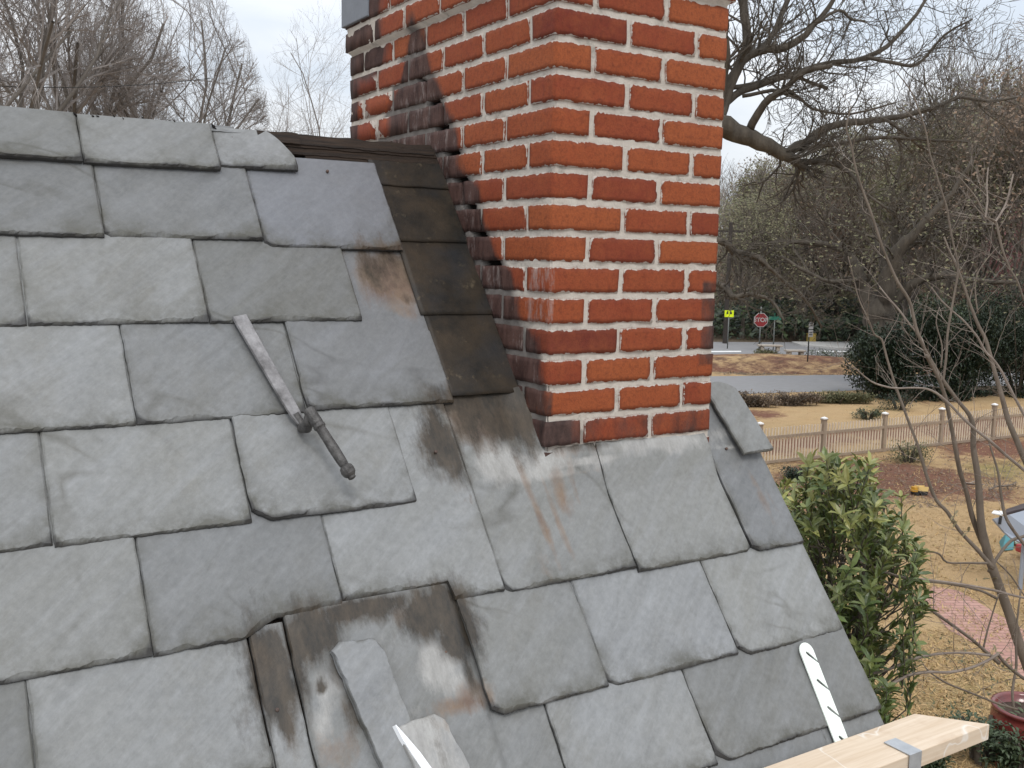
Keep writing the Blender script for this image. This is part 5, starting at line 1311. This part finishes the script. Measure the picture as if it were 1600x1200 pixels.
# ================================================================== BARE SAPLING, several stems, near the house at the right
sp = Tree(15, None, trop=.03, crook=.13, minr=.0012); spale = MB()
SPL = [
 # path, distance, pale
 ([(1660, 1300, 16), (1632, 1150, 14), (1612, 1060, 12.5), (1590, 995, 11.5), (1572, 945, 11), (1557, 905, 10.5), (1545, 870, 10), (1537, 830, 9), (1531, 780, 8.2), (1527, 740, 7.5), (1521, 700, 7), (1521, 672, 6), (1515, 650, 5), (1498, 628, 4.5), (1478, 600, 4.5), (1462, 575, 4.2), (1445, 545, 4), (1433, 518, 4), (1428, 500, 3.8), (1420, 470, 3.6), (1402, 440, 3.6), (1388, 408, 3.2), (1375, 375, 3), (1360, 330, 2.8), (1349, 300, 2.6), (1337, 262, 2.5), (1330, 225, 2.2), (1322, 200, 2), (1330, 165, 1.2)], 6.0, 0),
 ([(1552, 888, 6.5), (1528, 860, 5.2), (1500, 830, 4.8), (1480, 800, 4.8), (1463, 782, 4.5), (1450, 750, 4.2), (1441, 720, 4), (1432, 690, 3.6), (1420, 660, 3.4), (1405, 620, 3.2), (1395, 590, 3), (1385, 555, 2.8), (1378, 530, 2.6), (1366, 522, 2.4), (1355, 495, 2), (1343, 470, 1.8), (1335, 440, 1.5), (1325, 400, 1.2)], 5.9, 0),
 ([(1545, 872, 7), (1532, 840, 7), (1520, 805, 6.5), (1510, 770, 6), (1500, 740, 5.6), (1492, 700, 5.4), (1485, 660, 5), (1478, 625, 5), (1468, 595, 4.8), (1455, 570, 4.5), (1447, 555, 4)], 6.1, 0),
 ([(1472, 606, 3.2), (1478, 560, 3), (1480, 525, 2.8), (1486, 490, 2.8), (1493, 450, 2.8), (1497, 425, 3), (1496, 405, 2.6), (1490, 380, 2.4), (1484, 350, 2.4), (1480, 325, 2.3), (1470, 295, 2.3), (1463, 272, 2.2), (1453, 240, 2), (1448, 210, 2), (1437, 175, 1.8), (1422, 140, 1.5), (1400, 112, 1.2)], 6.2, 0),
 ([(1640, 800, 8), (1600, 715, 7), (1590, 690, 6.8), (1575, 655, 6.2), (1565, 620, 5.6), (1555, 585, 5), (1547, 555, 4.8), (1540, 530, 4.4), (1530, 510, 4), (1522, 490, 3.8), (1512, 465, 3.2), (1500, 430, 3), (1487, 400, 2.6), (1475, 370, 2.2)], 6.6, 0),
 ([(1625, 690, 3.6), (1600, 648, 3.4), (1580, 610, 3.4), (1565, 580, 3.2), (1552, 562, 3.2), (1540, 550, 3), (1528, 528, 2.6), (1518, 515, 2.4), (1505, 500, 2.2), (1490, 487, 2), (1470, 468, 1.8), (1455, 448, 1.5)], 6.3, 1),
 ([(1600, 470, 2), (1590, 440, 2.4), (1578, 420, 2.6), (1567, 390, 3), (1560, 360, 3), (1555, 345, 3), (1540, 338, 2.4), (1527, 312, 2), (1510, 290, 1.8), (1497, 275, 1.5)], 6.0, 0),
 ([(1556, 346, 2.6), (1565, 332, 2.4), (1573, 315, 2.4), (1578, 295, 2.2), (1583, 272, 2)], 6.0, 1),
 ([(1540, 340, 2), (1543, 315, 2), (1542, 290, 1.8), (1544, 262, 1.4)], 6.0, 1),
 ([(1640, 770, 3.8), (1600, 735, 3.8), (1570, 710, 3.6), (1548, 690, 3.4), (1525, 672, 3.2), (1500, 648, 3), (1480, 628, 2.8), (1455, 610, 2.6), (1430, 606, 2.4), (1405, 607, 2.2), (1385, 605, 2.2), (1360, 596, 1.8), (1335, 574, 1.5)], 5.8, 1),
 ([(1640, 900, 4.5), (1612, 862, 4.2), (1595, 842, 4.2), (1578, 818, 4), (1570, 800, 4), (1564, 770, 3.4), (1560, 740, 3), (1553, 715, 2.4), (1545, 690, 2)], 5.8, 0),
 ([(1545, 893, 5), (1560, 868, 4), (1580, 845, 3.8), (1600, 838, 3.6), (1640, 820, 3)], 6.0, 0),
 ([(1640, 938, 3), (1600, 934, 3), (1550, 922, 3), (1500, 913, 3), (1450, 906, 3), (1410, 902, 3), (1370, 888, 2.8), (1335, 875, 2.6), (1295, 860, 2.4), (1258, 852, 2)], 5.2, 1),
 ([(1558, 935, 3.6), (1530, 922, 3), (1480, 912, 2.8), (1430, 907, 2.4), (1390, 898, 2), (1350, 878, 1.8), (1320, 874, 1.6), (1296, 880, 1.4), (1284, 893, 1.2)], 5.3, 0),
 ([(1543, 880, 3.4), (1510, 880, 2.8), (1480, 879, 2.6), (1468, 866, 2.4), (1450, 862, 2.4), (1420, 862, 2), (1380, 860, 1.8), (1330, 848, 1.6), (1298, 836, 1.2)], 5.6, 0),
 ([(1560, 1035, 5), (1545, 1022, 4), (1520, 1000, 3.8), (1490, 978, 3.6), (1455, 953, 3.8), (1440, 940, 4), (1425, 930, 3), (1400, 916, 2.6), (1375, 905, 2.2), (1350, 905, 1.8)], 5.3, 0),
 ([(1546, 1024, 3.6), (1510, 1020, 3.2), (1475, 1021, 3.2), (1440, 1026, 3.4), (1415, 1034, 3.4), (1390, 1045, 3.4), (1360, 1053, 3.2), (1330, 1062, 2)], 5.1, 1),
 ([(1560, 1022, 3.8), (1540, 1034, 3.4), (1510, 1046, 3.2), (1480, 1051, 3.4), (1450, 1050, 3.6), (1420, 1055, 3.8), (1398, 1066, 3.6), (1370, 1080, 3.2), (1345, 1092, 2)], 5.0, 1),
 ([(1590, 1108, 3), (1565, 1101, 2.8), (1535, 1090, 2.6), (1510, 1080, 2.4), (1480, 1068, 2.4), (1458, 1054, 2), (1445, 1042, 1.4)], 5.6, 0),
 ([(1600, 1060, 4), (1580, 1045, 4), (1565, 1030, 4), (1560, 1022, 3)], 5.3, 0),
 ([(1536, 1015, 2.2), (1543, 985, 2), (1552, 955, 1.8), (1560, 930, 1.5)], 5.5, 0),
 ([(1585, 1110, 3.4), (1582, 1080, 3.2), (1588, 1040, 3), (1587, 1000, 2.8), (1590, 960, 2.4), (1595, 920, 2)], 5.6, 0),
 ([(1558, 878, 2), (1580, 900, 2), (1600, 930, 1.8), (1620, 950, 1.6)], 5.9, 0),
 ([(1447, 558, 3), (1440, 530, 2.4), (1425, 512, 2), (1405, 485, 2.2), (1392, 470, 2), (1380, 455, 1.6), (1374, 447, 1.4)], 6.1, 1),
 ([(1470, 575, 2), (1472, 540, 1.8), (1463, 505, 1.6), (1468, 480, 1.4)], 6.3, 0),
 ([(1528, 490, 2), (1524, 460, 1.8), (1526, 430, 1.6), (1542, 405, 1.4), (1560, 385, 1)], 6.3, 0),
]
for i, (pa, D, pale) in enumerate(SPL):
    amp = [0, .25, -.3, .2, .3, .15, .1, .1, .1, -.2, .2, .2, -.3, -.2, -.2, -.2, -.2, -.3, 0, 0, 0, .1, 0, .2, .2, .1][i]
    pts_before = len(sp.tw.v)
    pa = [(x, y, r*.66) for x, y, r in pa]
    P_, R_ = traced(sp, pa, (lambda t, D=D, amp=amp: D+amp*t), 10 if pa[0][2] > 6 else 6, lev_t=(not pale), wob=.5)
    if pale:
        n0 = pts_before; 
    side_twigs(sp, P_, R_, max(2, int(len(P_)*.30)), .30, 3, 4, ang=(.5, 1.1), kids=(3, 3, 3, 3), fac=.5, rmax=.0022, start=.1 if i else .35)
rootp = at(1660, 1300, 6.0); sp.t.tube([Vector((rootp.x+.12, rootp.y-.1, GZ-.1)), Vector((rootp.x+.1, rootp.y, GZ+.8)), rootp.lerp(Vector((rootp.x+.1, rootp.y, GZ+.8)), .4), rootp], [.10, .085, .072, .062], 12)
se = empty('bare_sapling', (rootp.x, rootp.y, GZ), 'bare many stemmed sapling close by at the right, thin curving grey brown branches', 'tree')
sp.t.build('stem', SAPBARK, se, smooth=True); sp.tw.build('crown', SAPPALE, se)
bd = MB(); rs = random.Random(5)
for (x, y, D) in ((1492, 805, 5.9), (1496, 815, 5.9), (1513, 832, 5.9), (1556, 1020, 5.3), (1562, 1028, 5.3), (1570, 1035, 5.3), (1548, 905, 6), (1577, 1050, 5.3), (1567, 1045, 5.3)):
    for q in range(3):
        d = Vector((rs.gauss(0, 1), rs.gauss(0, 1), rs.gauss(0, .6))).normalized(); leaf_card(bd, at(x, y, D), d, Vector((0, 0, 1)), .05, .018, (.9, .7, 0, 1))
bd.build('foliage', LEAF_OLIVE, se)
